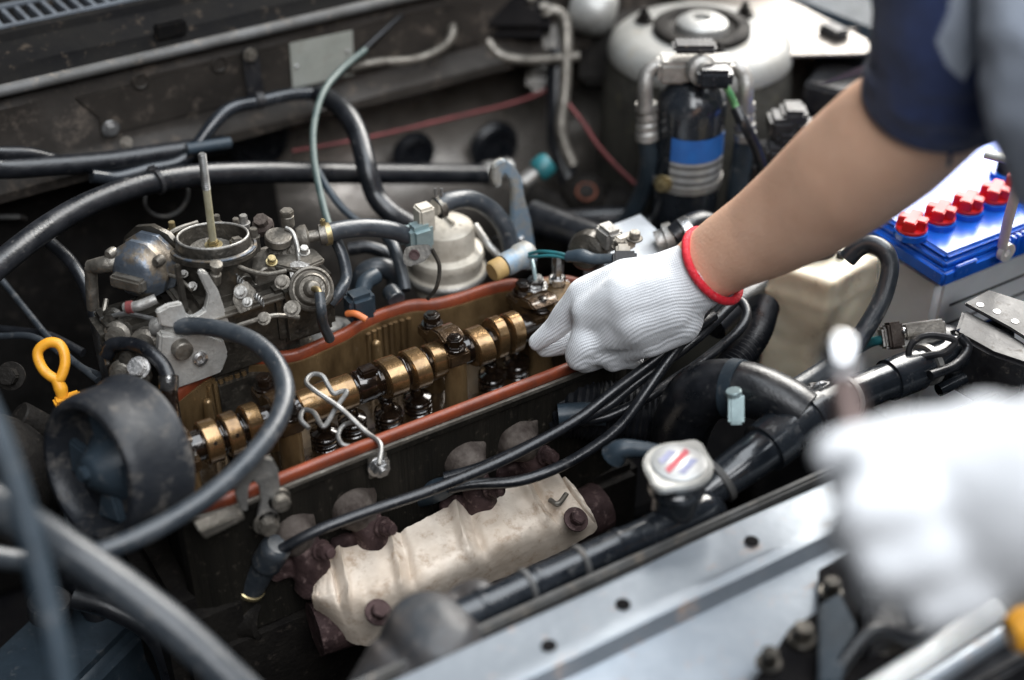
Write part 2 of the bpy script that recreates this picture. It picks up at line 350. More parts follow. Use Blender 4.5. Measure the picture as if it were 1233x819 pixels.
# bare bulge in the middle of the firewall
pts = []
for i in range(40):
    x = .42+i*.0185; row = []
    for (y, z) in [(1.235,.046),(1.258,.03),(1.262,-.005),(1.25,-.04),(1.222,-.066),(1.198,-.088),(1.190,-.115),(1.196,-.15),(1.215,-.24)]:
        k = .5+.5*math.tanh((x-.5)*16)
        row.append(V((x, y*k+1.262*(1-k)+.006*noise.noise(V((x*14, z*20, 3))), z)))
    pts.append(row)
bulge = B().grid(pts, .002).obj('firewall_bulge', bodylight, firewall)
for px, py, r in ((600,182,.027),(503,190,.022),(315,172,.030)):
    yv = 1.205 if px > 400 else 1.236
    p = Yp(px, py, yv); B().lathe(p+EY*.012, -EY, [(0,0),(r*1.15,0),(r*1.15,.004),(r,.009),(r*.8,.010),(r*.72,.004),(0,.004)], 26).obj('grommet', rubber, firewall)
# embossed plate of the bulkhead, plugs, bolts
ea, eb = Yp(88,110,1.2035).x, Yp(110,132,1.2035).x
B().prism([(ea,1.2085,.124),(eb+.004,1.2085,.100),(eb+.004,1.2085,.080),(.70,1.2085,.080),(.70,1.2085,.124)], EY*-.0075, .0012).obj('embossed_panel', bodypaint, firewall)
for px, py in ((169,97),(264,77)):
    B().lathe(Yp(px,py,1.2010), -EY, [(0,0),(.0085,0),(.0085,.0015),(.007,.0022),(.0055,.0006),(0,.0006)], 20).obj('plug', bodypaint, firewall)
B().hexn(Yp(133,155,1.2008), -EY, .0055, .005, .0085).obj('bolt', steel, firewall)
B().hexn(Yp(152,172,1.188), -EY+EZ*.4, .004, .003, .006).obj('bolt', aludirty, firewall)
# cowl
cowl = sweep('cowl_panel', [(1.206,.150),(1.214,.156),(1.217,.160),(1.246,.170),(1.25,.176),(1.262,.176),(1.27,.160),(1.335,.150),(1.345,.162),(1.36,.165),(1.37,.18),(1.6,.22)], -.26, 1.2, cowlm, .002, 30, wob=.0012)
gr = thing('cowl_grille', 'grey slatted air intake grille on the black cowl', 'grille', (.2,1.29,.155))
B().box((.10,1.262,.178), (.62,.006,.004), bev=.001).obj('grille_rail', grillem, gr)
B().box((.10,1.325,.172), (.62,.006,.004), bev=.001).obj('grille_rail', grillem, gr)
x = -.2
while x < .40:
    B().prism([(x,1.263,.176),(x+.0045,1.263,.176),(x+.0045,1.323,.171),(x,1.323,.171)], EZ*-.010, .0008).obj('slat', grillem, gr); x += .0125
B().tube([(-.26,1.199,.148),(.0,1.199,.1485),(.3,1.2,.1475),(.6,1.199,.1485),(1.1,1.199,.148)], .0068, 14, 10, flat=.8).obj('hood_seal', sealm, cowl)
p = Yp(205,35,1.212); B().box(p, (.03,.008,.016), bev=.002).obj('clip', cowlm, cowl)
# engine-bay right side
T = Zp(845,35,.105)
tw = thing('strut_tower', 'pale grey suspension strut tower with a round bearing plate', 'strut tower', (T.x,T.y,-.4))
B().lathe((T.x,T.y,-.45), EZ, [(0,0),(.115,0),(.105,.30),(.098,.49),(.094,.53),(.0935,.532),(0,.532)], 40).obj('tower', shadewall, tw)
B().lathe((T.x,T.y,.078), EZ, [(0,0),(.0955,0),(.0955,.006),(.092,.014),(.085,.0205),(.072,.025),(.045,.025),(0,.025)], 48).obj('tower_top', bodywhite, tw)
B().lathe((T.x,T.y,.103), EZ, [(.05,0),(.05,.006),(.047,.008),(.038,.008),(.035,.004),(.030,.003),(0,.003)], 40).obj('bearing_plate', castdark, tw)
B().lathe((T.x,T.y,.106), EZ, [(.027,0),(.026,.007),(.020,.011),(.010,.012),(.009,.006),(0,.006)], 32).obj('dust_cap', capm, tw)
for k in range(3):
    an = 2.2+k*2.1; c = V((T.x+.062*math.cos(an), T.y+.062*math.sin(an), .1035)); B().hexn(c, EZ, .007, .007, .010).cyl(c, c+EZ*.015, .0035).obj('stud_nut', castdark, tw)
A1, A2, A3 = Zp(878,66,.088), Zp(1018,66,.088), Zp(1059,72,.088)
ap = B().prism([(T.x+.05,T.y-.07,.088),(A2.x-.01,A2.y,.088),(1.03,A3.y,.088),(1.03,1.26,.088),(T.x+.05,1.26,.088)], EZ*.003, .001)
ap.box((1.03,1.02,-.09),(.16,.004,.352), ax=(V((.93,-.37,0)),V((.37,.93,0)),EZ))
struct(ap.obj('wheel_apron', bodylight))
F1, F0 = Zp(1065,75,.08), Zp(880,0,.08)
pts = []
for i in range(24):
    t = -.6+i*.09; c = F0+(F1-F0)*t
    pts.append([V((c.x+dx, c.y, z)) for dx, z in ((-.002,-.1),(-.002,.075),(.004,.086),(.012,.088),(.016,.080),(.034,.078),(.040,.090),(.075,.098),(.085,.092),(.13,.088),(.14,.11),(.30,.13),(.42,.10),(.46,0))])
struct(B().grid(pts, .002).obj('fender', bluegreyd, sharp=30))
B().box(Zp(1004,38,.095), (.02,.03,.012), bev=.003).obj('fender_bumper_clip', blackpl); o = bpy.data.objects['fender_bumper_clip']; tag(o, 'small black rubber clip on the fender channel', 'clip')
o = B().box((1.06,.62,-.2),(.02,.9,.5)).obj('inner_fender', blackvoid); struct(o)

# ------------------------------------------------------------------ radiator support panel in front
R0, R1 = Zp(560,768,.0), Zp(980,573,.0)
yR = (R0.y+R1.y)/2
y2 = Zp(820,724,-.0).y; y3 = Zp(800,770,-.004).y
prof = [(yR-.007,-.12),(yR-.008,-.004),(yR-.010,.0015),(yR-.015,.0025),(y2+.008,.0025),(y2,.005),(y2-.006,.004),(y2-.012,-.006),(y2-.018,-.0075),(.455,-.010),(.440,-.013),(.428,-.022),(.425,-.05),(.425,-.16)]
sup = sweep('radiator_support', prof, -.25, 1.04, panelm, .0018, 60, wob=.0009)
for px, py in ((750,728),(661,778),(905,652)):
    B().lathe(Zp(px,py,.0030), EZ, [(0,0),(.0052,0),(.0052,.0006),(0,.0006)], 20).obj('bolt_hole', blackvoid, sup)
# open hood-latch pocket towards the bottom right
lt = thing('hood_latch', 'greasy dark hood latch and lever in front of the silver panel', 'latch', Zp(1010,770,-.06))
def ZP(px, py, z): return Zp(px, py, z)
B().prism([Zp(x,y,-.004) for x,y in ((985,690),(1040,660),(1120,720),(1110,770),(1060,850),(880,860),(925,800),(950,760),(985,740))], EZ*.004, .001).obj('latch_pocket_dark', blackvoid, lt)  # dark sheet laid on the panel, standing for the shaded pocket opening
B().prism([Zp(985,735,.01),Zp(1010,720,.012),Zp(1030,760,.014),Zp(1010,830,.012),Zp(985,830,.01)], EZ*.006, .0015).obj('latch_lever', bluegreyd, lt)
B().prism([Zp(1030,735,.0),Zp(1075,730,.0),Zp(1085,780,.0),Zp(1040,800,.0)], EZ*.02, .003).obj('latch_housing', blackpl, lt)
B().tube([Zp(1052,725,.01),Zp(1050,695,.035)], [.009,.0085], 14).obj('latch_stop', whiteplast, lt)
for px, py, r in ((1000,715,.006),(965,770,.007),(1062,775,.008),(925,800,.006)):
    B().hexn(Zp(px,py,.002), EZ, r, .010, r*1.4).obj('bolt', aludark, lt)
B().tube([Zp(1000,819,.01),Zp(1050,760,.022),Zp(1100,770,.01),Zp(1130,740,.01)], .005, 10).obj('latch_cable', rubber, lt)
gt = thing('grille_trim', 'pale double chrome trim bar at the front of the car', 'trim', Zp(1150,790,-.06))
for q, (p0, p1) in enumerate((((1040,840),(1200,735)),((1075,850),(1215,760)))):
    B().tube([Zp(*p0,.0),Zp(*p1,.0)], .0085-.002*q, 14, smooth=False).obj('trim_bar', panelm if q else whiteplast, gt)
B().box(Zp(1160,815,-.03), (.2,.05,.05), bev=.004).obj('trim_backing', blackpl, gt)
sg = tag(B().lathe(Dp(1212,765,.83), V((.9,-.3,.1)), [(0,0),(.010,.002),(.014,.010),(.014,.06),(.010,.07),(0,.072)], 8).obj('screwdriver_handle', yellow), 'amber yellow screwdriver handle lying on the front trim', 'screwdriver')
# ================================================================== CYLINDER HEAD
far = [(210,477),(241,452),(267,440),(298,431),(326,430),(355,427),(383,416),(414,402),(430,392),(450,382),(471,374),(497,367),(522,366),(552,359),(583,349),(614,342),(634,344)]
out = [V((.205,.768)), V((.335,.7675)), V((.50,.768)), V((.565,.770)), V((.592,.782)), V((.604,.806)), V((.604,.845)), V((.595,.875))]
out += [Zp(x, y, 0).to_2d() for x, y in reversed(far)]
out += [V((.228,.895)), V((.212,.88)), V((.200,.85)), V((.196,.80))]
def dense(poly, n=4):
    P = []; k = len(poly)
    for i in range(k):
        p0, p1, p2, p3 = poly[i-1], poly[i], poly[(i+1) % k], poly[(i+2) % k]
        for q in range(n):
            t = q/n; P.append(.5*((2*p1)+(p2-p0)*t+(2*p0-5*p1+4*p2-p3)*t*t+(3*p1-p0-3*p2+p3)*t**3))
    return P
outd = dense(out, 4)
def offset(poly, d):
    r = []; k = len(poly)
    for i in range(k):
        t = (poly[(i+1) % k]-poly[i-1]).normalized(); r.append(poly[i]+V((t.y, -t.x))*d)
    return r
head = thing('cylinder_head', 'oil stained cylinder head with valve cover removed', 'engine head', (.38,.84,-.14))
def wall(name, ring, m, parent, sharp=38):
    b = B(); k = len(ring[0][0]); vs = []
    for poly, z in ring: vs.append([b.bm.verts.new((p.x, p.y, z)) for p in poly])
    for A, C in zip(vs, vs[1:]):
        for i in range(k):
            j = (i+1) % k; b.bm.faces.new((A[i], A[j], C[j], C[i]))
    return b.obj(name, m, parent, sharp)
o_in, o_o, o_i2 = offset(outd, -.0045), offset(outd, .0045), offset(outd, -.007)
wall('outer_wall', [(offset(outd,.0005),-.0045),(offset(outd,.0055),-.0045),(offset(outd,.0060),-.006),(offset(outd,.0055),-.014),(offset(outd,.0025),-.017),(offset(outd,.002),-.10),(offset(outd,.006),-.135)], headside, head)
wall('machined_edge', [(offset(outd,.0046),-.0043),(offset(outd,.0070),-.0046),(offset(outd,.0070),-.0078),(offset(outd,.0050),-.0082)], aludirty, head)
wall('inner_wall', [(offset(outd,.0005),-.0045),(offset(outd,-.0045),-.0045),(offset(outd,-.0052),-.006),(offset(outd,-.006),-.058)], oilcast, head)
B().prism([(p.x, p.y, -.058) for p in o_i2], EZ*.002, 0).obj('oil_floor', oilpool, head)
# gasket: rounded square bead
g = [(offset(outd,.0040),-.0044),(offset(outd,.0046),-.0020),(offset(outd,.0044),.0022),(offset(outd,.0026),.0040),(offset(outd,-.0012),.0040),(offset(outd,-.0032),.0022),(offset(outd,-.0036),-.0044)]
wall('gasket', g, gasketm, head, 50)
# casting lip beside gasket outside, ribs on the walls
def far_pt(px, d):
    for i in range(len(far)-1):
        if far[i][0] <= px <= far[i+1][0]:
            t = (px-far[i][0])/(far[i+1][0]-far[i][0]); q = Zp(px, far[i][1]*(1-t)+far[i+1][1]*t, 0)
            a, b = Zp(*far[i], 0), Zp(*far[i+1], 0); tt = (b-a).normalized(); n = V((tt.y, -tt.x, 0)); n = n if n.y < 0 else -n
            return q+n*d
for px in [245,252,259,266,273,281,289] + [437,444,451,458,465,472,480,488]:
    q = far_pt(px, .0065); B().tube([(q.x,q.y,-.008),(q.x,q.y,-.030),(q.x,q.y-.001,-.058)], [.0022,.0024,.0026], 8, smooth=False).obj('casting_rib', oilcast, head)
for px in (233,441): 
    q = far_pt(px, .012); B().tube([(q.x,q.y,-.018),(q.x,q.y,-.055)], [.004,.006], 10, smooth=False).ball((q.x,q.y,-.018), .004).obj('casting_boss', oilcast, head)
# lower casting & spark plug side
B().box((.40,.79,-.19), (.40,.07,.12), bev=.008).obj('lower_casting', castdark, head)

AY, AZc = .84, -.006
def camx(px): return Yp(px, 530-(px-235)*.358, AY).x
cs = thing('camshaft', 'oil covered camshaft with golden brown lobes in the open head', 'camshaft', (.38,AY,AZc-.02))
B().tube([(.150,AY,AZc),(.36,AY,AZc),(.60,AY,AZc)], .0125, 24, smooth=False).obj('shaft', oilblack, cs)
def lobe(px0, px1, r, lift, ang, m=oilgold, name='lobe', oz=0, hole=False):
    x0, x1 = camx(px0), camx(px1); b = B(); prof = []
    for k in range(40):
        t = 2*math.pi*k/40; c = max(0, math.cos(t-ang)); rr = r+lift*c**3
        prof.append((rr*math.cos(t), rr*math.sin(t)))
    e = .0012; rings = []
    for xx, s in ((x0,.93),(x0+e,1),(x1-e,1),(x1,.93)):
        rings.append([b.bm.verts.new((xx, AY+u*s, AZc+oz+w*s)) for u, w in prof])
    for A, C in zip(rings, rings[1:]):
        for k in range(40): b.bm.faces.new((A[k], A[(k+1) % 40], C[(k+1) % 40], C[k]))
    b.bm.faces.new(rings[0]); b.bm.faces.new(rings[-1])
    o = b.obj(name, m, cs, 40)
    if hole:
        x = (x0+x1)/2; an = math.radians(205); d = V((0, math.cos(an), math.sin(an)))
        an = math.radians(150); d = V((0, math.cos(an), math.sin(an)))
        B().lathe(V((x,AY,AZc+oz))+V((0,-d.y*-1,d.z))*r*1.002, V((0,d.y,d.z)), [(0,0),(.0016,0),(.0016,.0004),(0,.0004)], 12).obj('oil_hole', oilblack, o)
    return o
up = math.pi*.5
for a, b_, r, lf, an in ((241,261,.0175,.0,0),(268,286,.0175,.0,0),(292,310,.0170,.005,1.9),(457,479,.0170,.007,2.7),(488,507,.0170,.006,2.9),(513,531,.0155,.004,2.2),(564,583,.0165,.006,2.9),(589,602,.0175,.007,2.0),(607,621,.0175,.007,2.1)):
    lobe(a, b_, r, lf, an, hole=(lf == 0))
lobe(358, 424, .0145, 0, 0, name='journal', hole=True)
lobe(427, 452, .0135, .002, up, oilblack, 'journal')
for a, b_ in ((264,267),(289,291.5),(482,486),(509,511.5),(603,605)): lobe(a, b_, .0140, 0, 0, oilblack, 'thrust_ring')
B().box((camx(441), AY-.002, AZc+.015), (.014,.012,.008), bev=.0015).obj('square_lug', oilblack, cs)

def big_bolt(parent, p, axis=EZ, r=.0075, h=.009, m=oilblack):
    return B().hexn(p, axis, r, h, r*1.25).lathe(V(p)+V(axis)*h*1.1, axis, [(0,0),(r*.6,0),(r*.5,.002),(0,.0025)], 14).obj('bolt', m, parent)
def tower(pn, pf, zt, w=.020):
    """pn / pf: pixels of the near and far bolt heads"""
    n, f = Zp(*pn, zt), Zp(*pf, zt); x = (n.x+f.x)/2; n.x = f.x = x
    B().lathe((x,n.y,-.058), EZ, [(0,0),(.0125,0),(.0098,.012),(.0092,zt+.040),(.0085,zt+.042),(0,zt+.042)], 22).obj('bearing_post', oilcast, head)
    B().lathe((x,f.y,-.058), EZ, [(0,0),(.0115,0),(.009,.012),(.0088,zt+.050),(0,zt+.050)], 22).obj('bearing_post', oilcast, head)
    pr = [(n.y-.009,zt-.016),(n.y-.009,zt-.004),(n.y+.008,zt-.003),(AY-.012,zt+.006),(AY,zt+.0095),(AY+.012,zt+.006),(f.y-.008,zt-.003),(f.y+.009,zt-.004),(f.y+.009,zt-.014)]
    cp = B().prism([(x-w/2, y, z) for y, z in pr], EX*w, .0015).obj('bearing_cap', oilbrown, head)
    for q in (n, f):
        big_bolt(cp, V((x, q.y, zt-.003)))
tower((346,498), (319,463), .006)
tower((552,414), (516,389), .012)
tower((222,545), (196,508), .004)
tower((660,366), (622,352), .012, .026)
# far-right end: bright studs and oily casting
def pbox(px, py, z, s, m, name, parent, rz=0, bev=.002):
    ax = (V((math.cos(rz), math.sin(rz), 0)), V((-math.sin(rz), math.cos(rz), 0)), EZ)
    return B().box(Zp(px, py, z), s, ax, bev).obj(name, m, parent)
pbox(668,362,.004,(.05,.055,.016),oilcast,'end_bearing',head,.1,.005)
p = Zp(645,346,.012); B().hexn(p, EZ, .0075, .008, .011).obj('bolt', steelwet, head)
p = Zp(671,344,.010); B().hexn(p, EZ, .008, .008, .011).cyl(p, p+EZ*.030, .0042, 14).lathe(p+EZ*.014, EZ, [(0,0),(.0055,0),(.0055,.014),(.004,.018),(.002,.019),(0,.019)], 8).obj('stud', steelwet, head)
# rockers, springs and valve gear on the near side, all dripping with oil
for px, py in ((392,522),(425,505),(468,497),(503,480),(592,452),(622,436),(290,568),(312,556)):
    q = Zp(px, py+10, -.053)
    B().tube([q+V((math.cos(t*.8)*.0105, math.sin(t*.8)*.0105, .0005*t-.006)) for t in range(36)], .0017, 8, 2).obj('valve_spring', oilblack, head)
    B().lathe(q+EZ*.010, EZ, [(0,0),(.0115,0),(.0115,.002),(.006,.004),(.005,.009),(.0035,.011),(0,.011)], 20).obj('spring_retainer', oilblack, head)
    B().prism([q+V((-.006,.000,.016)),q+V((.006,.0,.016)),q+V((.005,.030,.024)),q+V((-.005,.030,.024))], EZ*.007, .002).obj('rocker_arm', oilblack, head)
    B().hexn(q+V((0,.004,.022)), EZ, .0042, .006).obj('adjuster_nut', steelwet, head)
for i in range(5):
    q = Zp(345+i*65, 500-i*24, -.03); B().ball(q+V((random.uniform(-.01,.01),.02,0)), .006, (1.4,.9,.8)).obj('oily_lug', oilblack, head)
# spring wire clip on the near side
clip = [(456,560,.0),(458,535,.004),(440,520,.006),(410,492,.020),(378,470,.028),(369,460,.028),(376,451,.028),(388,453,.028),(396,466,.024),(402,474,.022),(412,471,.022),(417,473,.022),(404,492,.018),(392,512,.014),(386,511,.014),(378,497,.012),(366,494,.010),(362,505,.010),(372,516,.008)]
cw = thing('wire_clip', 'bent grey spring wire clip bolted beside the red gasket', 'clip', Zp(470,560,-.01))
B().tube([Zp(x,y,z) for x,y,z in clip], .0020, 8, 6).obj('wire', wiresteel, cw)
B().tube([Zp(x,y,z) for x,y,z in ((428,508,.010),(414,512,.006),(407,524,.004),(412,535,.002),(424,538,.0))], .0018, 8, 6).obj('wire', wiresteel, cw)
p = V((Zp(462,560,-.012).x, .7625, -.020)); B().box(p, (.016,.004,.022), bev=.001).obj('clip_plate', aludirty, cw)
B().hexn(p-EY*.001, -EY, .0072, .007, .0095).cyl(p-EY*.006, p-EY*.012, .0035).obj('bolt', steel, cw)

# lifting bracket over the near left corner
lb = thing('lifting_bracket', 'grey steel lifting eye bracket hooked over the red gasket', 'bracket', Zp(310,620,-.06))
yb = .757
pl = [(288,612),(281,590),(286,570),(298,554),(312,547),(326,550),(333,562),(336,600),(330,625),(316,632),(308,622),(313,600),(310,582),(302,575),(297,585),(296,612)]
B().prism([Yp(x,y,yb) for x,y in pl], EY*-.004, .0008).obj('hook_plate', alu, lb)
B().prism([Yp(232,628,yb),Yp(285,606,yb),Yp(288,614,yb),Yp(240,638,yb)], EY*-.012, .001).obj('foot', aludirty, lb)
for px, py, r in ((320,628,.008),(335,600,.007)): 
    p = Yp(px,py,yb-.002); B().hexn(p, -EY, r, .008, r*1.3).obj('bolt', aludirty, lb)

# ================================================================== TIMING PULLEY COVER
dax = (-EX*.85-CD*.52).normalized(); DF = Dp(104,570,1.015); RD = .0575
dx_, dy_, _ = frame(dax)
dr = thing('pulley_cover', 'round worn black pulley cover at the end of the camshaft', 'pulley', DF-dax*.03-EZ*.06)
B().lathe(DF-dax*.050, dax, [(0,0),(RD*1.02,0),(RD*1.07,.003),(RD*1.07,.008),(RD*1.02,.012),(RD*1.0,.030),(RD*.985,.040),(RD*.96,.046),(RD*.91,.0495),(RD*.84,.050),(RD*.79,.047),(RD*.76,.038),(RD*.72,.030),(0,.028)], 64).obj('cover', drumm, dr)
B().lathe(DF-dax*.022, dax, [(0,0),(.028,0),(.022,.007),(.012,.020),(.009,.022),(0,.022)], 32).obj('hub_cone', bluegreyd, dr)
for k in range(4):
    t = k*2*math.pi/4+.25; d = dx_*math.cos(t)+dy_*math.sin(t); n = dax.cross(d); c = DF-dax*.024
    B().prism([c+d*.016-n*.006, c+d*.016+n*.006, c+d*.041+n*.014, c+d*.041-n*.014], dax*.010, .002).obj('spoke', bluegreyd, dr)
B().hexn(DF-dax*.002, dax, .006, .006, .008).obj('bolt', bluegreyd, dr)

# dipstick
dp = thing('dipstick', 'yellow loop handle of an oil dipstick', 'dipstick', Dp(75,492,1.13))
dd = 1.12
B().loop([Dp(x,y,dd) for x,y in ((46,432),(47,421),(58,413),(70,414),(77,424),(78,440),(72,456),(64,455),(53,446))], .0042, 12, 6).obj('handle', yellow, dp)
B().tube([Dp(67,455,dd),Dp(73,468,dd+.002),Dp(75,478,dd+.004)], [.0045,.0055,.0045], 12).obj('neck', yellow, dp)
B().box(Dp(82,482,dd+.005), (.022,.012,.008), bev=.002).obj('collar', yellow, dp)
B().tube([Dp(78,484,dd+.006),Dp(90,560,dd+.05),Dp(100,640,dd+.1)], .004, 10).obj('stick_tube', aludark, dp)
# ================================================================== CARBURETTOR
C0 = Zp(257,294,.10)
cb = thing('carburettor', 'grimy carburettor with open round air horn and tall threaded stud', 'carburettor', (C0.x,C0.y,-.05))
hax = (EZ+FW*.17).normalized(); hx, hy, _ = frame(hax); HC = Zp(256,284,.102)      # top of the horn rim
B().lathe(HC-hax*.050, hax, [(0,0),(.030,0),(.030,.030),(.0335,.036),(.0345,.0365),(.0345,.040),(.0315,.041),(.0300,.042),(.0295,.0485),(.0288,.050),(.0272,.050),(.0265,.048),(.0262,.012),(0,.010)], 56).obj('air_horn', aludark, cb)
B().lathe(HC-hax*.0095, hax, [(.0322,0),(.0342,.0004),(.0342,.0012),(.0322,.0016)], 56).obj('horn_flange', aluiri, cb)
B().loop([HC+(hx*math.cos(t)+hy*math.sin(t))*.0280 for t in [k*math.pi/6 for k in range(12)]], .0011, 8, 3).obj('horn_rim', alu, cb)
B().box(HC-hax*.014, (.052,.005,.004), ax=((hx*.5+hy*.86),(hy*.5-hx*.86),hax), bev=.0008).obj('choke_bar', aludirty, cb)
B().lathe(HC-hax*.020, hax+hx*.5, [(0,0),(.023,0),(.023,.001),(0,.001)], 30).obj('choke_plate', aludark, cb)
B().cyl(HC-hax*.036, HC-hax*.008, .0062, 16).obj('centre_boss', aludirty, cb)
B().box(HC+hx*.016+hy*.014-hax*.006, (.010,.010,.014), (hx,hy,hax), .002).obj('vent_tube', aludirty, cb)
base = HC-hax*.008; top = Yp(243,185,base.y-.004)
B().hexn(base, EZ, .0048, .004, .0072).obj('stud_nut', brass, cb)
mid = base.lerp(top, .62)
sd = B().tube([base, mid], .0031, 12, smooth=False).obj('stud', studm, cb)
b = B(); b.tube([mid, top.lerp(mid,.06), top], [.0029,.0029,.0022], 12, smooth=False)
n = 16
for k in range(n):
    c = mid.lerp(top, (k+.5)/n); b.lathe(c-(top-mid).normalized()*.0007, top-mid, [(.0028,0),(.0034,.0007),(.0028,.0014)], 12)
b.obj('stud_thread', wiresteel, sd)
for px, py, s, m_ in ((208,272,.003,brass),(262,264,.003,aludirty),(294,264,.0036,alu),(285,268,.003,aludirty),(306,280,.0036,aludirty)):
    p = Zp(px,py+6,.090); B().hexn(p, EZ, s, .007, s*1.4).cyl(p, p-EZ*.03, s*1.2).obj('screw', m_, cb)
# bowl and throttle body
B().box((C0.x+.010,C0.y+.002,.030), (.086,.070,.075), bev=.006).obj('main_body', aludark, cb)
B().box((C0.x+.010,C0.y-.002,.058), (.098,.078,.006), bev=.0025).obj('joint_flange', aludirty, cb)
B().box((C0.x+.058,C0.y-.012,.040), (.050,.060,.060), bev=.006).obj('float_bowl', aludark, cb)
B().prism([Zp(x,y,.074) for x,y in ((290,318),(325,303),(352,300),(380,305),(392,318),(360,332),(320,322))], EZ*.005, .0015).obj('bowl_cover', aludirty, cb)
B().box((C0.x+.02,C0.y-.005,-.03), (.10,.06,.05), bev=.006).obj('throttle_body', aludark, cb)
for k, (px, py) in enumerate(((296,340),(312,352),(331,362),(300,372),(285,352),(322,335))):
    p = Yp(px,py,.916); B().cyl(p, p+EY*.02, .006+.002*(k % 3), 18).obj('boss', aludirty if k % 2 else aludark, cb)
for px, py in ((259,340),):
    p = Yp(px,py,.912); B().lathe(p, V((.1,-.2,1)), [(0,0),(.0045,0),(.0045,.009),(.0035,.010),(.0035,.014),(.005,.015),(.005,.019),(0,.020)], 12).obj('jet_screw', aludirty, cb)
# choke housing, left
ax = V((-.80,-.58,.12)).normalized(); cc = Dp(163,329,1.128); fx, fy, fa = frame(ax)
B().lathe(cc-fa*.026, ax, [(0,0),(.024,0),(.027,.002),(.027,.006),(.024,.008),(.023,.010),(.023,.014),(.0255,.016),(.0255,.020),(.022,.023),(.019,.030),(.014,.033),(0,.033)], 10).obj('choke_housing', aluiri, cb)
B().lathe(cc-fa*.030, ax, [(0,0),(.031,0),(.031,.005),(0,.005)], 12).obj('choke_flange', aludark, cb)
B().box(cc+fa*.010+fy*-.004, (.030,.011,.010), (fx,fy,fa), .002).obj('choke_lug', aludirty, cb)
for k in range(3):
    t = .6+k*2.1; p = cc-fa*.006+(fx*math.cos(t)+fy*math.sin(t))*.026; B().lathe(p, ax, [(0,0),(.0045,0),(.0045,.006),(.003,.008),(0,.008)], 12).obj('screw', aludirty, cb)
B().tube([Dp(108,322,1.14),Dp(128,318,1.135),Dp(150,315,1.14)], [.006,.007,.008], 14).cyl(Dp(109,322,1.139), Dp(112,372,1.16), .005).obj('choke_arm', aludirty, cb)
B().tube([Dp(150,371,1.105),Dp(168,368,1.103),Dp(188,360,1.105)], .0042, 12).obj('link_rod', alu, cb)
B().tube([Dp(153,370.5,1.1035),Dp(160,369.5,1.103)], .0050, 12, smooth=False).obj('red_sleeve', redwire, cb)
B().tube([Dp(183,298,1.15),Dp(210,278,1.155),Dp(238,268,1.165)], .0022, 8).obj('choke_rod', aludirty, cb)
# silver throttle bracket
yb = .908
B().prism([Yp(x,y,yb) for x,y in ((186,372),(200,364),(216,361),(222,376),(230,379),(244,370),(248,352),(236,326),(240,322),(247,325),(260,346),(268,370),(274,388),(262,391),(222,389),(206,391),(190,388))], EY*-.006, .0012).obj('throttle_bracket', palealu, cb)
B().prism([Yp(x,y,yb+.008) for x,y in ((208,318),(215,316),(226,372),(219,378))], EY*-.004, .001).obj('bracket_arm', aludark, cb)
B().prism([Yp(x,y,yb+.002) for x,y in ((188,396),(214,396),(238,392),(264,402),(270,420),(262,442),(236,452),(206,462),(192,446),(186,420))], EY*-.010, .002).obj('vacuum_plate', palealu, cb)
p = Yp(250,424,yb+.016); B().lathe(p, -EY+EZ*.1, [(0,0),(.021,0),(.021,.006),(.018,.009),(.012,.010),(0,.010)], 28).obj('vacuum_disc', palealu, cb)
p = Yp(240,431,yb-.008); B().lathe(p, -EY+EZ*.2, [(0,0),(.006,0),(.006,.003),(.0035,.004),(.0025,.001),(0,.001)], 18).obj('screw', steel, cb)
p = Yp(215,415,yb-.004); B().cyl(p, p-EY*.012, .008).obj('boss', aludirty, cb)
B().lathe(Dp(186,394,1.115), Dp(220,392,1.105)-Dp(186,394,1.115), [(0,0),(.0075,0),(.0075,.006),(.006,.008),(.006,.012),(.0068,.013),(.0055,.022),(0,.023)], 18).obj('hose_nipple', alu, cb)
for px, py, d, s in ((145,400,1.13,.011),(160,425,1.125,.009),(178,410,1.13,.012),(150,445,1.12,.010),(172,452,1.11,.008),(140,380,1.14,.009)):
    B().lathe(Dp(px,py,d), V((-.5,-.7,.3)), [(0,0),(s,0),(s,.008),(s*.7,.010),(s*.6,.018),(0,.018)], 14).obj('linkage_boss', aludirty if s > .0095 else aludark, cb)
B().box(Dp(165,418,1.16), (.06,.04,.075), bev=.006).obj('linkage_body', aludark, cb)
B().tube([Dp(122,385,1.13),Dp(150,378,1.12),Dp(185,384,1.115)], .002, 8).obj('link_rod', wiresteel, cb)
B().hexn(Dp(168,443,1.10), V((-.4,-.6,.6)), .007, .01, .009).obj('screw', steel, cb)
for pts, r_ in (([(200,330,1.13),(216,336,1.12),(232,350,1.115)],.0016),([(282,318,1.125),(300,326,1.12),(322,330,1.118),(345,326,1.12)],.0018),([(270,398,1.11),(300,388,1.115),(330,380,1.12),(360,382,1.13)],.0020),([(128,360,1.14),(122,400,1.135),(130,440,1.125)],.0022)):
    B().tube([Dp(*p) for p in pts], r_, 8).obj('link_rod', aludirty, cb)
sp_ = []
for k in range(60):
    t = k/59; c = Dp(285,335,1.122).lerp(Dp(318,366,1.122), t); sp_.append(c+(CU*math.cos(k*1.26)+CD*math.sin(k*1.26))*.0032)
B().tube(sp_, .0007, 6, 3).obj('return_spring', wiresteel, cb)
B().prism([Dp(x,y,1.118) for x,y in ((282,345),(296,338),(308,350),(302,372),(288,378),(280,362))], CD*.003, .0008).obj('throttle_lever', aludirty, cb)
for px, py, s_ in ((290,352,.004),(298,364,.003),(340,340,.0045),(352,372,.005),(318,384,.004),(232,345,.0028),(222,330,.0024)):
    B().hexn(Dp(px,py,1.117), -CD+CU*.2, s_, .004, s_*1.35).obj('screw', aludirty if px > 300 else alu, cb)
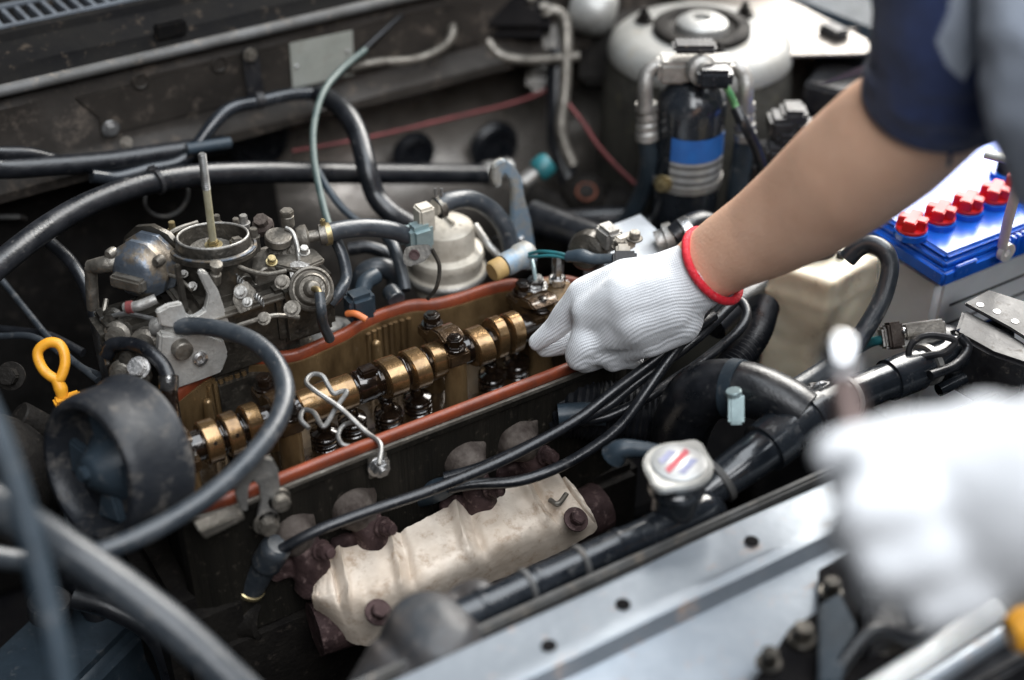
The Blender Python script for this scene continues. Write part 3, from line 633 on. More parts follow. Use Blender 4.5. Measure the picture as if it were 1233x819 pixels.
for px, py in ((214,300),(230,311),(262,317),(290,308),(306,296)):
    B().box(Zp(px,py+6,.080), (.007,.007,.022), bev=.002).obj('casting_web', aludirty, cb)
# right-hand diaphragm
ax = (-CD*.9+RT*.30-CU*.05).normalized(); cc = Dp(376,348,1.135)
B().lathe(cc-ax*.016, ax, [(0,0),(.017,0),(.017,.008),(.0182,.009),(.0182,.013),(.0165,.014),(.0150,.0125),(.0138,.0125),(.0128,.016),(.0115,.017),(.0105,.0155),(.0075,.0155),(.006,.019),(.0045,.020),(0,.020)], 36).obj('diaphragm', aludirty, cb)
B().lathe(cc-ax*.004, ax, [(.0132,0),(.0132,.0022),(.0112,.0026),(.0112,0)], 32).obj('diaphragm_ring', brass, cb)
B().tube([cc+ax*.002, cc+ax*.010+RT*.002, cc+ax*.016-CU*.004+RT*.003], .0024, 10).obj('diaphragm_nipple', brass, cb)
fx, fy, fa = frame(ax)
for t in (2.3,): 
    p = cc-ax*.008+(fx*math.cos(t)+fy*math.sin(t))*.021
B().prism([Dp(347,318,1.140),Dp(357,313,1.140),Dp(375,318,1.140),Dp(360,340,1.140),Dp(352,350,1.140)], CD*.006, .0015).obj('diaphragm_ear', alu, cb)
B().prism([Dp(x,y,1.155) for x,y in ((324,282),(344,272),(360,283),(365,315),(330,318),(322,300))], CD*.02, .002).obj('solenoid_bracket', aludark, cb)
B().tube([Dp(344,274,1.153),Dp(352,280,1.152),Dp(358,296,1.150),Dp(360,314,1.148)], .0018, 8).obj('bracket_edge', alu, cb)
B().cyl(Dp(335,292,1.153), Dp(335,283,1.148), .011, 24).obj('solenoid', aludirty, cb)
B().lathe(Dp(318,275,1.165), V((-.3,-.3,1)), [(0,0),(.009,0),(.009,.006),(.006,.008),(.006,.013),(0,.013)], 8).obj('vent_valve', rustlt, cb)
p = Dp(347,272,1.16); B().cyl(p, p+EZ*.010, .0055).hexn(p+EZ*.01, EZ, .006, .005).obj('screw', aludirty, cb)
for px, py in ((327,316),(366,304)): B().hexn(Dp(px,py,1.138), EZ*.9-EY*.3, .0036, .005, .0048).obj('screw', brass if px < 340 else alu, cb)
B().lathe(Dp(358,288,1.162), Dp(392,282,1.165)-Dp(358,288,1.162), [(0,0),(.009,0),(.011,.004),(.011,.008),(.005,.010),(.005,.018),(.009,.0185),(.009,.024),(0,.025)], 16).obj('inlet_fitting', aludirty, cb)
# small canister beside the carburettor
cn = thing('vacuum_canister', 'small grey round canister tucked below the carburettor diaphragm', 'canister', Dp(400,405,1.2))
p = Yp(400,392,.955); B().lathe(p-EZ*.03, EZ, [(0,0),(.024,0),(.025,.012),(.026,.018),(.024,.022),(.018,.027),(.012,.028),(.010,.032),(0,.033)], 30).obj('body', alu, cn)
hose('vacuum_hose', 'short grey hose hanging from the carburettor diaphragm', 'hose', [cc+ax*.014-CU*.003+RT*.003, Dp(387,374,1.120), Dp(389,390,1.135), Dp(397,408,1.16)], .0042, rubberG)
hose('vacuum_hose', 'thin black looped hose left of the silver throttle bracket', 'hose', [Dp(128,428,1.12),Dp(136,415,1.115),Dp(160,415,1.11),Dp(180,424,1.10),Dp(196,440,1.095),Dp(204,458,1.09)], .0058, rubber)
tb = thing('breather_pipe', 'oily steel breather pipe standing at the corner of the red gasket', 'pipe', Zp(207,560,-.03))
B().tube([Dp(203,452,1.09),Dp(205,480,1.09),Dp(210,520,1.10),Dp(215,575,1.12)], [.0062,.0062,.0068,.006], 14).obj('pipe', oilblack, tb)
B().lathe(Dp(203,452,1.09), -CU, [(0,0),(.0078,0),(.0078,.010),(.007,.012),(0,.012)], 16).obj('collar', steelwet, tb)

# ================================================================== EGR valve, hook, boots
E0 = Yp(535,262,.968)
eg = thing('egr_valve', 'beige domed valve with square post and hose stubs', 'valve', (E0.x,E0.y,E0.z-.07))
zt = E0.z
B().lathe((E0.x,E0.y,zt-.075), EZ, [(0,0),(.030,0),(.031,.010),(.036,.014),(.0365,.021),(.034,.024),(.0345,.033),(.0355,.036),(.034,.041),(.0275,.044),(.027,.060),(.0255,.066),(.019,.0705),(.008,.0725),(0,.073)], 40).obj('body', beigecap, eg)
B().lathe((E0.x,E0.y,zt-.060), EZ, [(.0370,0),(.0385,.003),(.0385,.005),(.0370,.007)], 40).obj('rim', alu, eg)
B().box((E0.x+.003,E0.y+.003,zt-.0015), (.004,.030,.004), bev=.001).obj('dome_rib', beigecap, eg)
p = Dp(511,268,1.222); B().box(p+EZ*.004, (.015,.015,.026), bev=.002).obj('post', beigecap, eg)
B().cyl(Dp(500,283,1.225), Dp(482,283,1.22), .0085).obj('hose_stub', clampm, eg)
B().box(Dp(505,285,1.222), (.022,.018,.026), bev=.004).obj('stub_block', clampm, eg)
B().cyl(Dp(523,250,1.235), Dp(540,246,1.245), .0075).obj('hose_stub', beigecap, eg)
tabp = [(485,310),(488,298),(500,295),(516,294),(522,302),(512,314),(496,321),(487,319)]
B().prism([Dp(x,y,1.19) for x,y in tabp], CD*.003, .0008).obj('bracket_tab', aludark, eg)
B().lathe(Dp(499,307,1.1895), -CD, [(0,0),(.0046,0),(.0046,.0012),(.0030,.0014),(.0028,.0006),(0,.0006)], 16).obj('tab_hole', rust, eg)
B().tube([Dp(520,300,1.19),Dp(529,320,1.195),Dp(526,345,1.2),Dp(515,360,1.21)], .0018, 8).obj('tab_edge', aludark, eg)
hose('coolant_hose', 'grey rubber hose between carburettor inlet and beige valve', 'hose', [Dp(390,282,1.165),Dp(410,277,1.175),Dp(440,274,1.19),Dp(470,277,1.205),Dp(490,284,1.22)], .0078, rubberG)
cl = thing('hose_clamp', 'brass coloured spring clamp at the carburettor inlet hose', 'clamp', Dp(394,283,1.165), 'hose clamps')
B().lathe(Dp(389,283,1.166), Dp(399,281,1.168)-Dp(389,283,1.166), [(.0080,0),(.0095,.0005),(.0095,.006),(.0080,.0065)], 20).obj('band', brass, cl)
B().box(Dp(389,270,1.16), (.004,.004,.010), bev=.001).obj('ear', brass, cl)
hose('coolant_hose', 'ribbed grey hose arching from the beige valve towards the firewall', 'hose', [Dp(527,250,1.235),Dp(540,243,1.24),Dp(565,240,1.26),Dp(590,252,1.28),Dp(608,275,1.29),Dp(618,310,1.30)], .0085, rubberG)
cl = thing('hose_clamp', 'steel spring clamp with two upright ears on the beige valve', 'clamp', Dp(530,250,1.235), 'hose clamps')
B().lathe(Dp(526,251,1.236), Dp(538,246,1.24)-Dp(526,251,1.236), [(.0088,0),(.0102,.0005),(.0102,.006),(.0088,.0065)], 20).obj('band', aludirty, cl)
for dx in (0, 7): B().tube([Dp(526+dx,245,1.235),Dp(524+dx,227,1.228)], .0014, 8, smooth=False).obj('ear', steel, cl)
hk = thing('hook_bracket', 'grey steel hook shaped lifting bracket with peeling blue paint', 'bracket', Dp(630,330,1.24))
hp = [(593,217),(594,202),(601,195),(609,193),(621,202),(629,215),(632,237),(640,266),(645,302),(646,325),(622,325),(617,302),(618,262),(618,229),(615,217),(608,209),(605,213),(605,223),(599,228)]
yh = .950
hookm = mat('chipped_blue_grey_paint', (.33,.32,.29), (.20,.28,.36), .4, .6, metal=.4, scale=38, bump=.2, contrast=(.42,.58), dust=(.26,.17,.11), dustamt=.2)
B().prism([Yp(x,y,yh) for x,y in hp], EY*.007, .0012).obj('hook_plate', hookm, hk)
B().ball(Yp(627.5,288,yh-.001), .0033).obj('rivet', steel, hk)
st = thing('sender_boot', 'tan ended grey sensor boot pointing at the gasket', 'sensor', Dp(605,335,1.23))
p0, p1 = Dp(592,328,1.225), Dp(640,302,1.245)
B().lathe(p0, p1-p0, [(0,0),(.008,.0),(.0095,.002),(.0095,.012),(0,.012)], 20).obj('tip', tan, st)
B().lathe(p0+(p1-p0)*.30, p1-p0, [(0,0),(.0098,0),(.0108,.004),(.0105,.014),(.012,.018),(.0115,.028),(.0075,.032),(0,.032)], 20).obj('body', hookm, st)
wt = thing('sensor_lead', 'teal wires and dark connector leading behind the white glove', 'wire', Dp(700,320,1.2))
B().tube([Dp(632,307,1.235),Dp(650,303,1.22),Dp(672,305,1.21),Dp(690,310,1.205)], .0016, 8).obj('wire', teal, wt)
B().tube([Dp(632,309,1.237),Dp(645,309,1.22),Dp(665,308,1.211),Dp(690,313,1.206)], .0014, 8).obj('wire', teal, wt)
B().tube([Dp(640,312,1.235),Dp(643,325,1.23),Dp(645,338,1.23)], .0018, 8).obj('wire', clampm, wt)
B().tube([Dp(683,309,1.206),Dp(700,308,1.20),Dp(715,312,1.195),Dp(738,311,1.19)], [.006,.0075,.006,.005], 14, flat=.7).obj('boot', bluegreyd, wt)
B().box(Dp(752,311,1.188), (.02,.012,.012), (RT,CU,-CD), .002).obj('connector', blackpl, wt)
B().box(Dp(750,301,1.192), (.012,.010,.010), (RT,CU,-CD), .002).obj('connector_cap', beigecap, wt)
# grey box behind the glove
gb = thing('ignition_module', 'grey cast aluminium ignition box behind the white glove', 'ignition box', Zp(755,310,-.04))
q = [Zp(x,y,.022) for x,y in ((703,284),(772,257),(820,302),(748,340))]
B().prism([p-EZ*.05 for p in q], EZ*.05, .003).obj('housing', boxpaint, gb)
q2 = [Zp(x,y,.0225) for x,y in ((709,285),(771,261),(814,302),(749,334))]
B().prism(q2, EZ*.004, .0015).obj('lid', boxpaint, gb)
p = Dp(712,300,1.235); B().lathe(p-EY*.0, V((-.75,-.5,.35)), [(0,0),(.018,0),(.018,.010),(.015,.016),(.010,.018),(0,.018)], 26).obj('drum', aludark, gb)
B().box(Dp(733,285,1.215), (.016,.022,.020), bev=.003).obj('lug', alu, gb)
B().box(Dp(752,292,1.205), (.020,.012,.014), bev=.003).obj('lug', beigecap, gb)
for px, py in ((746,298),(764,288)): B().hexn(Dp(px,py,1.20), EZ, .005, .006, .007).obj('screw', aludirty, gb)
ft = thing('pipe_fitting', 'corroded pipe fitting and dark hose stub by the red cuff', 'fitting', Dp(820,290,1.2))
B().lathe(Dp(790,292,1.26), RT*.9+CU*.3-CD*.1, [(0,0),(.010,0),(.010,.008),(.014,.009),(.014,.016),(.010,.018),(.010,.03),(0,.03)], 18).obj('fitting', alu, ft)
B().tube([Dp(812,285,1.25),Dp(826,275,1.25),Dp(845,268,1.26),Dp(862,275,1.27)], .011, 16).obj('stub', rubber, ft)
B().lathe(Dp(822,280,1.245), RT*.8+CU*.4, [(.0113,0),(.013,.001),(.013,.008),(.0113,.009)], 18).obj('band', steel, ft)
# ================================================================== EXHAUST SIDE
man = thing('exhaust_manifold', 'rusty purple brown exhaust manifold with bolted flanges', 'exhaust manifold', (.42,.71,-.16))
B().tube([(.27,.735,-.135),(.34,.728,-.135),(.44,.728,-.135),(.54,.735,-.135)], .022, 18).obj('log_pipe', rust, man)
for i, (px, py, bx, by) in enumerate(((352,632,386,662),(425,602,460,634),(560,546,590,588),(624,521,655,548))):
    a = Yp(px,py,.764); c = Zp(bx-12,by+8,-.075); q = Zp(bx,by,-.062)
    b = B(); b.tube([a+V((0,.022,-.010)), a+V((0,-.002,-.009)), a.lerp(c,.45)-EZ*.001, a.lerp(c,.8)], [.022,.018,.0125,.0115], 20)
    b.box(a+V((.004,.006,-.012)), (.040,.012,.040), bev=.004)
    remeshed(b, 'runner', rustlt, man, .0022, 3, disp=lambda co: .0009*noise.noise(co*90))
    b = B(); b.tube([a.lerp(c,.55)+EZ*.001, c-EZ*.004, c-EZ*.034], [.0120,.0135,.016], 20)
    b.box(q+V((-.005,.012,-.005)), (.021,.012,.021), (V((.94,.34,0)),V((-.34,.94,0)),EZ), .003)
    b.box(c+V((-.022,.010,-.010)), (.020,.012,.020), bev=.003)
    fl = remeshed(b, 'runner_flange', rust, man, .0022, 4, disp=lambda co: .0010*noise.noise(co*110))
    ax_ = V((.25,-.85,.3)).normalized()
    B().hexn(q, ax_, .0068, .008, .0082).cyl(q+ax_*.009, q+ax_*.014, .0042).obj('nut', rust, fl)
# heat shield
topE = [(378,706,-.092),(384,690,-.086),(400,664,-.080),(432,656,-.080),(470,642,-.080),(505,628,-.080),(540,610,-.080),(580,598,-.080),(612,588,-.080),(640,573,-.080),(672,570,-.082),(690,583,-.085)]
midE = [(376,716,-.094),(386,712,-.09),(408,704,-.086),(440,694,-.084),(478,684,-.083),(513,668,-.083),(548,652,-.083),(588,636,-.083),(624,622,-.083),(658,608,-.084),(690,602,-.086),(706,606,-.088)]
lowE = [(376,722,-.098),(386,726,-.098),(410,730,-.096),(440,726,-.094),(480,714,-.092),(520,698,-.092),(556,680,-.092),(596,662,-.092),(634,646,-.092),(670,630,-.092),(704,620,-.094),(715,622,-.096)]
botE = [(378,732,-.110),(392,748,-.125),(425,775,-.135),(455,775,-.135),(495,748,-.130),(535,728,-.128),(570,710,-.128),(610,694,-.128),(650,676,-.126),(688,658,-.122),(716,640,-.112),(719,632,-.106)]
def resamp(E_, n):
    P = smooth_path([Zp(*e) for e in E_], 8); m = len(P)
    out_ = []
    for i in range(n):
        t = i/(n-1)*(m-1); k = min(int(t), m-2); out_.append(P[k].lerp(P[k+1], t-k))
    return out_
NC = 150
rows0 = [resamp(e, NC) for e in (topE, midE, lowE, botE)]
cols = []
for i in range(NC):
    c4 = smooth_path([r[i] for r in rows0], 6); u = i/(NC-1); colm = []
    for j, p in enumerate(c4):
        v = j/(len(c4)-1); h = 0
        for uc, w, amp in ((.17,.010,-.0055),(.205,.010,.005),(.36,.010,.0055),(.395,.011,-.005),(.56,.011,.0075),(.60,.010,-.0055),(.78,.010,.006),(.815,.009,-.0055),(.93,.009,-.006)):
            h += amp*math.exp(-((u-uc-.02*v)/w)**2)
        h *= (1 if v < .55 else max(0, 1-(v-.55)/.3))
        h += .0020*noise.noise(V((u*16, v*7, 1)))+.0014*noise.noise(V((u*45, v*18, 4)))
        colm.append(p+V((0,-.3,1)).normalized()*h)
    cols.append(colm)
hs = tag(B().grid(cols, .0012).obj('heat_shield', shieldm, sharp=60), 'pale beige embossed heat shield over the exhaust manifold', 'heat shield')
for px, py, z in ((693,626,-.084),(455,738,-.088)):
    p = Zp(px,py,z); B().hexn(p, V((.1,-.5,.85)), .0068, .007, .0105).obj('bolt', rust, hs)
p0 = Zp(662,602,-.0775); B().tube([p0, Zp(672,607,-.077), Zp(682,595,-.077)], .0022, 8).obj('crease_bracket', aludirty, hs)
# spark plug boots and leads
def lead(label, pts, r=.0040, m=rubber): return hose('spark_plug_lead', label, 'cable', [Dp(*p) for p in pts], r, m, 'spark plug leads', n=8)
lead('black plug lead running to the boot with a brass ring', [(338,662,1.065),(380,640,1.065),(440,617,1.075),(520,590,1.09),(600,557,1.11),(660,526,1.125),(700,502,1.135),(740,470,1.14),(780,440,1.14),(832,400,1.14),(860,380,1.15)], .0043)
lead('black plug lead sagging over the top of the heat shield', [(540,588,1.12),(570,583,1.12),(620,580,1.12),(660,568,1.125),(700,548,1.125),(745,515,1.125),(777,473,1.125),(800,440,1.13),(836,392,1.14),(850,375,1.15)], .0045)
lead('upper plug lead ending in a boot above the exhaust flange', [(535,575,1.125),(580,562,1.125),(640,535,1.13),(690,510,1.14),(730,490,1.15),(765,462,1.15),(800,437,1.15),(842,405,1.15),(884,364,1.17)], .0043)
lead('plug lead curling in a loop below the red cuff', [(700,508,1.16),(735,500,1.16),(781,478,1.16),(815,455,1.17),(841,438,1.17),(886,402,1.18),(899,380,1.19),(892,363,1.20),(876,368,1.20),(860,385,1.21)], .0042)
pb = thing('spark_plug_boot', 'dark rubber plug boot with a brass ring at its mouth', 'plug boot', Zp(300,715,-.1), 'spark plug boots')
a, c = Dp(332,660,1.068), Dp(302,708,1.10)
B().tube([a+ (a-c)*.10, a, a.lerp(c,.35), a.lerp(c,.45), c], [.0085,.0118,.0120,.0098,.0105], 20).obj('boot', rubberG, pb)
B().lathe(c-(c-a).normalized()*.002, c-a, [(.0100,0),(.0117,.001),(.0117,.004),(.0100,.005)], 22).obj('ring', brass, pb)
for px, py, d, lab in ((520,592,1.13,'plug boot lying just above the middle of the heat shield'),(548,572,1.135,'plug boot between the two upper exhaust flanges')):
    a, c = Dp(px+22,py-8,d), Dp(px-22,py+10,d+.03)
    pb = thing('spark_plug_boot', lab, 'plug boot', c, 'spark plug boots')
    B().tube([a, a.lerp(c,.3), a.lerp(c,.6), c], [.0075,.0095,.0095,.008], 18).obj('boot', bluegreyd, pb)
    B().lathe(c, a-c, [(.0085,0),(.0100,.001),(.0100,.004),(.0085,.005)], 20).obj('ring', rustlt, pb)
hose('lead_sleeve', 'short grey blue sleeve where the plug leads leave the head', 'sleeve', [Dp(672,500,1.17),Dp(700,498,1.17),Dp(730,500,1.17)], .0095, bluegreyd)
# engine front lower left: dark bosses and pipes
bl = thing('engine_block', 'dark greasy engine block side below the cylinder head', 'engine block', (.35,.78,-.45))
B().box((.37,.80,-.33), (.40,.10,.22), bev=.01).obj('block', castdark, bl)
for k, (px, py, z, s, ax) in enumerate(((256,668,-.085,.017,(-.5,-.8,.2)),(248,645,-.07,.010,(-.7,-.6,.3)),(312,742,-.13,.018,(.6,-.75,.1)),(285,800,-.17,.022,(.5,-.8,.1)),(345,640,-.06,.012,(0,-1,.2)),(300,760,-.15,.012,(.2,-.9,.4)),(235,720,-.13,.016,(-.3,-.9,.2)),(265,735,-.14,.009,(.2,-.6,.7)),(320,690,-.10,.020,(.2,-1,.1)))):
    p = Zp(px,py,z); B().lathe(p-V(ax).normalized()*.02, ax, [(0,0),(s*1.15,0),(s*1.15,.012),(s,.016),(s,.024),(s*.75,.026),(s*.65,.020),(0,.020)], 24).obj('boss', castdark, bl)
B().tube([Zp(150,650,-.07),Zp(200,632,-.06),Zp(235,622,-.05),Zp(262,640,-.06)], .004, 10).obj('pipe', aludark, bl)
B().tube([Zp(236,690,-.10),Zp(248,720,-.13),Zp(256,760,-.16)], .005, 10).obj('pipe', aludirty, bl)
B().box((.20,.84,-.17), (.07,.16,.16), bev=.012).obj('timing_case', castdark, bl)
B().box((.22,.93,-.20), (.10,.10,.16), bev=.012).obj('mount', blackvoid, bl)
intk = thing('intake_manifold', 'dark intake manifold under the carburettor', 'intake manifold', (.36,.98,-.2))
B().box((.38,.965,-.105), (.30,.06,.09), bev=.015).obj('plenum', castdark, intk)
for k in range(4): 
    x = .28+k*.075; B().tube([(x,.97,-.07),(x,.945,-.05),(x,.928,-.055)], .019, 16).obj('runner', castdark, intk)
# ================================================================== RADIATOR
rad = thing('radiator', 'glossy black radiator with top tank behind the silver panel', 'radiator', (.6,.617,-.4))
YT = .617
B().box((.60,YT-.012,-.26), (.62,.030,.38), bev=.003).obj('core', blackvoid, rad)
YL, ZL = .584, -.010; PCx = Yp(817,556,.588).x
B().tube([(.27,YL,ZL),(.30,YL,ZL),(.318,YL,ZL),(.50,YL,ZL)], [.0085,.0085,.0118,.0118], 24, 3, smooth=False).obj('top_pipe', blackglo, rad)
for x0, rr in ((.332,.0128),(.368,.0135),(.376,.0128),(.412,.0135),(.445,.0128)):
    B().lathe((x0,YL,ZL), EX, [(.0115,0),(rr,.0008),(rr,.004),(.0115,.005)], 28).obj('pipe_band', sealm if rr > .013 else blackglo, rad)
B().tube([(.475,YL,ZL),(.515,YL,ZL),(.53,YL+.004,ZL-.01),(.54,YL+.006,-.05)], [.0125,.0145,.015,.014], 22, 5).lathe((PCx,.588,-.06), EZ, [(0,0),(.017,0),(.0165,.05),(.016,.075),(0,.075)], 28).obj('filler_neck_block', blackglo, rad)
bar = [Zp(x,y,z) for x,y,z in ((846,594,-.010),(870,577,-.004),(905,552,.004),(950,518,.010),(1000,488,.012),(1045,468,.012),(1095,448,.012),(1150,424,.012),(1205,400,.012))]
B().tube(bar, [.0130,.0150,.0165,.0175,.0165,.0150,.0145,.0145,.0145], 26, 6).obj('top_tank', blackglo, rad)
def on_bar(t, L, dr, m_, name):
    P_ = smooth_path(bar, 12); k = int(t*(len(P_)-2)); d_ = (P_[k+1]-P_[k]).normalized()
    B().lathe(P_[k], d_, [(.012,0),(.0158+dr,.0006),(.0158+dr,L-.0006),(.012,L)], 28).obj(name, m_, rad)
for t, L, dr, m_ in ((.10,.006,.0015,sealm),(.30,.020,.0045,blackglo),(.44,.014,.0035,blackglo),(.56,.005,.0012,capm),(.70,.030,.0012,blackglo),(.80,.006,.0015,capm),(.90,.012,.0015,blackglo)): on_bar(t, L, dr, m_, 'tank_band')
B().box((.56,.5655,-.010), (.72,.007,.010), bev=.002).obj('top_flange', sealm, rad)
B().box((.56,.566,-.040), (.72,.003,.050), bev=.001).obj('flange_web', blackvoid, rad)
PC = Zp(817,556,.030); PC = Yp(817,556,.588)
CZ = PC.z-.0285
B().lathe((PC.x,PC.y,CZ-.022), EZ, [(0,0),(.0165,0),(.0165,.024),(.0205,.026),(.0205,.032),(.018,.034),(.018,.040),(0,.040)], 30).obj('filler_neck', blackglo, rad)
capo = []
for k in range(48):
    t = 2*math.pi*k/48; ear = max(0, math.cos(2*(t-.45)))**5*.0065; r = .0248+ear
    capo.append(V((PC.x+r*math.cos(t), PC.y+r*math.sin(t), CZ+.0185)))
rc = B().prism([p+EZ*.0025 for p in capo], EZ*.006, .0022, 3).obj('pressure_cap', capm, rad); rc['label'] = 'worn silver radiator cap with red stroke and faded blue print'
B().lathe((PC.x,PC.y,CZ+.0268), EZ, [(0,0),(.0195,0),(.0195,.0012),(.018,.0018),(0,.0018)], 36).obj('label_disc', silverlab, rc)
ca, sa = math.cos(.35), math.sin(.35)
def cp_(u, v): return V((PC.x+u*ca-v*sa, PC.y+u*sa+v*ca, CZ+.0287))
B().prism([cp_(-.015,-.002),cp_(.013,-.001),cp_(.015,.004),cp_(-.013,.003)], EZ*.0004, 0).obj('red_stroke', capred, rc)
B().prism([cp_(-.009,-.011),cp_(.010,-.010),cp_(.008,-.005),cp_(-.010,-.006)], EZ*.0004, 0).obj('blue_print', capblue, rc)
B().prism([cp_(-.010,.007),cp_(.008,.007),cp_(.006,.012),cp_(-.008,.012)], EZ*.0004, 0).obj('blue_print', capblue, rc)
ov = thing('overflow_spout', 'short glossy dark spout beside the radiator cap', 'spout', Zp(750,560,-.02))
B().tube([Zp(795,545,.012),Zp(770,541,.012),Zp(748,541,.012),Zp(738,550,.004)], [.006,.0065,.0075,.010], 14).obj('spout', bluegreyd, ov)
# left end bracket, blurred and close
le = thing('radiator_mount', 'dark rounded rubber radiator mount at the left end of the tank', 'mount', Zp(510,800,-.06))
mo = Zp(522,776,-.02); mountm = mat('dirty_grey_rubber_mount', (.028,.032,.037), (.05,.042,.038), .4, .6, scale=22, bump=.25, bscale=140, dust=(.10,.085,.075), dustamt=.25)
b = B(); b.lathe((mo.x,mo.y,-.11), EZ, [(0,0),(.054,0),(.052,.03),(.049,.06),(.043,.085),(.037,.100),(.028,.112),(.012,.118),(0,.119)], 36, (1.05,.85))
b.tube([(mo.x+.01,mo.y+.004,-.035),(mo.x+.04,mo.y+.012,-.02),(.330,.584,-.012)], [.026,.022,.0145], 20)
b.tube([(mo.x-.02,mo.y,-.03),(mo.x-.05,mo.y-.006,-.05)], [.03,.026], 20, smooth=False)
remeshed(b, 'rubber_cup', mountm, le, .003, 6, disp=lambda co: .0016*noise.noise(co*40))
# right end bracket
re_ = thing('tank_bracket', 'black steel bracket with punched top holding the radiator end', 'bracket', Zp(1195,440,-.06))
bx = Zp(1205,385,.03)
B().prism([Zp(x,y,.032) for x,y in ((1160,368),(1190,352),(1260,375),(1250,420),(1215,398))], EZ*.003, .001).obj('top_plate', blackpl, re_)
B().prism([Zp(x,y,.030) for x,y in ((1160,370),(1215,399),(1250,421),(1240,440),(1195,425),(1150,400))], EZ*-.055, .003).obj('side_block', blackpl, re_)
for px, py in ((1180,368),(1200,376),(1222,388)): B().lathe(Zp(px,py,.0345), EZ, [(0,0),(.003,0),(.003,.001),(0,.001)], 12).obj('rivet', steel, re_)
B().tube([Zp(1130,470,-.012),Zp(1180,445,-.005),Zp(1233,420,-.002)], .0055, 12).obj('rod', blackglo, re_)
B().ball(Zp(1135,425,.0), .026, (1,1,.9)).obj('rubber_bush', rubber, re_)

# upper radiator hose
hz = thing('radiator_hose', 'thick black elbow hose joining the radiator tank to the engine', 'hose', Zp(850,500,-.05))
B().tube([Dp(968,500,1.085),Dp(945,486,1.090),Dp(905,470,1.10),Dp(865,468,1.115),Dp(838,480,1.13),Dp(822,510,1.155),Dp(815,545,1.19)], [.019,.0205,.0215,.0235,.0245,.024,.0235], 28, 8).obj('elbow', rubber, hz)
b = B(); path = smooth_path([Dp(812,500,1.20),Dp(770,498,1.20),Dp(725,495,1.20),Dp(690,490,1.20),Dp(655,492,1.21)], 12); rr = [.0255+.0013*math.cos(i*math.pi) for i in range(len(path))]
b.tube(path, rr, 26, smooth=False).obj('corrugated_sleeve', rubber, hz)
cl = thing('hose_clamp', 'pale teal steel screw clamp on the thick radiator hose', 'clamp', Dp(884,495,1.08), 'hose clamps')
B().lathe(Dp(893,470,1.102), Dp(873,467,1.11)-Dp(893,470,1.102), [(.0225,0),(.0240,.0005),(.0240,.010),(.0225,.0105)], 30).obj('band', bluegreyd, cl)
B().box(Dp(886,492,1.068), (.012,.024,.009), (RT,CU,-CD), .002).obj('screw_housing', clampm, cl)
B().cyl(Dp(884,476,1.068), Dp(883,470,1.066), .006).obj('screw_head', clampm, cl)
b = B(); path = smooth_path([Dp(868,455,1.18),Dp(890,430,1.19),Dp(910,400,1.21),Dp(920,370,1.24)], 14); rr = [.0125+.0012*math.cos(i*math.pi) for i in range(len(path))]
tag(b.tube(path, rr, 20, smooth=False).obj('corrugated_conduit', rubber), 'black corrugated wiring conduit beside the cream tank', 'conduit')
for pts, r, lab in (([(860,395,1.24),(890,365,1.26),(915,345,1.28),(930,325,1.3)], .012, 'thick black hose passing behind the cream tank'),([(780,400,1.25),(840,360,1.28),(890,330,1.30)], .011, 'black hose hidden behind the gloved hand')):
    hose('coolant_hose', lab, 'hose', [Dp(*p) for p in pts], r, rubber)
# ================================================================== HOSES AND PIPES AT THE REAR
hp_ = thing('heater_pipe', 'long thick black heater pipe sweeping across the firewall', 'pipe', Dp(200,225,1.3))
B().tube([Yp(-60,372,.99),Yp(0,318,1.02),Yp(60,272,1.055),Yp(120,240,1.08),Yp(200,216,1.10),Yp(300,208,1.11),Yp(450,209,1.115),Yp(588,210,1.12)], .0103, 20, 8).obj('pipe', rubber, hp_)
e = Yp(588,210,1.12); B().lathe(e-EX*.004, EX, [(0,0),(.0125,0),(.0135,.002),(.0135,.010),(.011,.012),(.011,.03),(0,.03)], 20).obj('end_clamp', alu, hp_)
q = Yp(187,220,1.095); B().lathe(q, Yp(192,218,1.096)-q, [(.0103,0),(.0118,.0005),(.0118,.004),(.0103,.0045)], 20).obj('strap', blackpl, hp_)
B().box(Yp(183,206,1.098), (.010,.006,.010), bev=.002).obj('strap_buckle', blackpl, hp_)
B().lathe(Yp(200,236,1.16), -EY, [(.020,0),(.0225,.002),(.0205,.004)], 26).obj('strap_ring', sealm, hp_)
tcap = thing('valve_cap', 'teal plastic cap on a service valve by the heater pipe', 'cap', Dp(655,205,1.45))
p0, p1 = Dp(630,220,1.44), Dp(662,195,1.44)
B().lathe(p0, p1-p0, [(0,0),(.008,0),(.008,.018),(0,.018)], 14).obj('valve', alu, tcap)
B().lathe(p0+(p1-p0)*.5, p1-p0, [(0,0),(.011,0),(.0125,.002),(.0125,.014),(.010,.018),(0,.018)], 16).obj('cap', teal, tcap)
hose('wiring_loom', 'black taped wiring loom lying below the bulkhead ledge', 'loom', [Yp(-40,196,1.17),Yp(0,203,1.17),Yp(60,200,1.17),Yp(130,194,1.17),Yp(200,184,1.17),Yp(270,174,1.17)], .0095, rubber)
hose('wiring_loom', 'thin black loom resting above the taped loom', 'loom', [Yp(-40,183,1.175),Yp(0,184,1.175),Yp(40,186,1.176),Yp(90,200,1.178)], .006, rubber)
hose('brake_pipe', 'glossy black bent pipe rising to the bulkhead bracket', 'pipe', [Yp(110,212,1.16),Yp(140,214,1.16),Yp(180,204,1.16),Yp(215,196,1.16),Yp(235,178,1.165),Yp(258,148,1.17),Yp(280,130,1.175),Yp(310,123,1.178),Yp(350,114,1.18),Yp(384,113,1.18)], .0065, blackglo)
hose('brake_pipe', 'short shiny pipe end poking out above the heater pipe', 'pipe', [Yp(225,180,1.155),Yp(250,176,1.155),Yp(277,172,1.155)], .0055, bluegreyd)
br = thing('pipe_bracket', 'dark steel strap bracket bolted to the bulkhead', 'bracket', Yp(303,115,1.19))
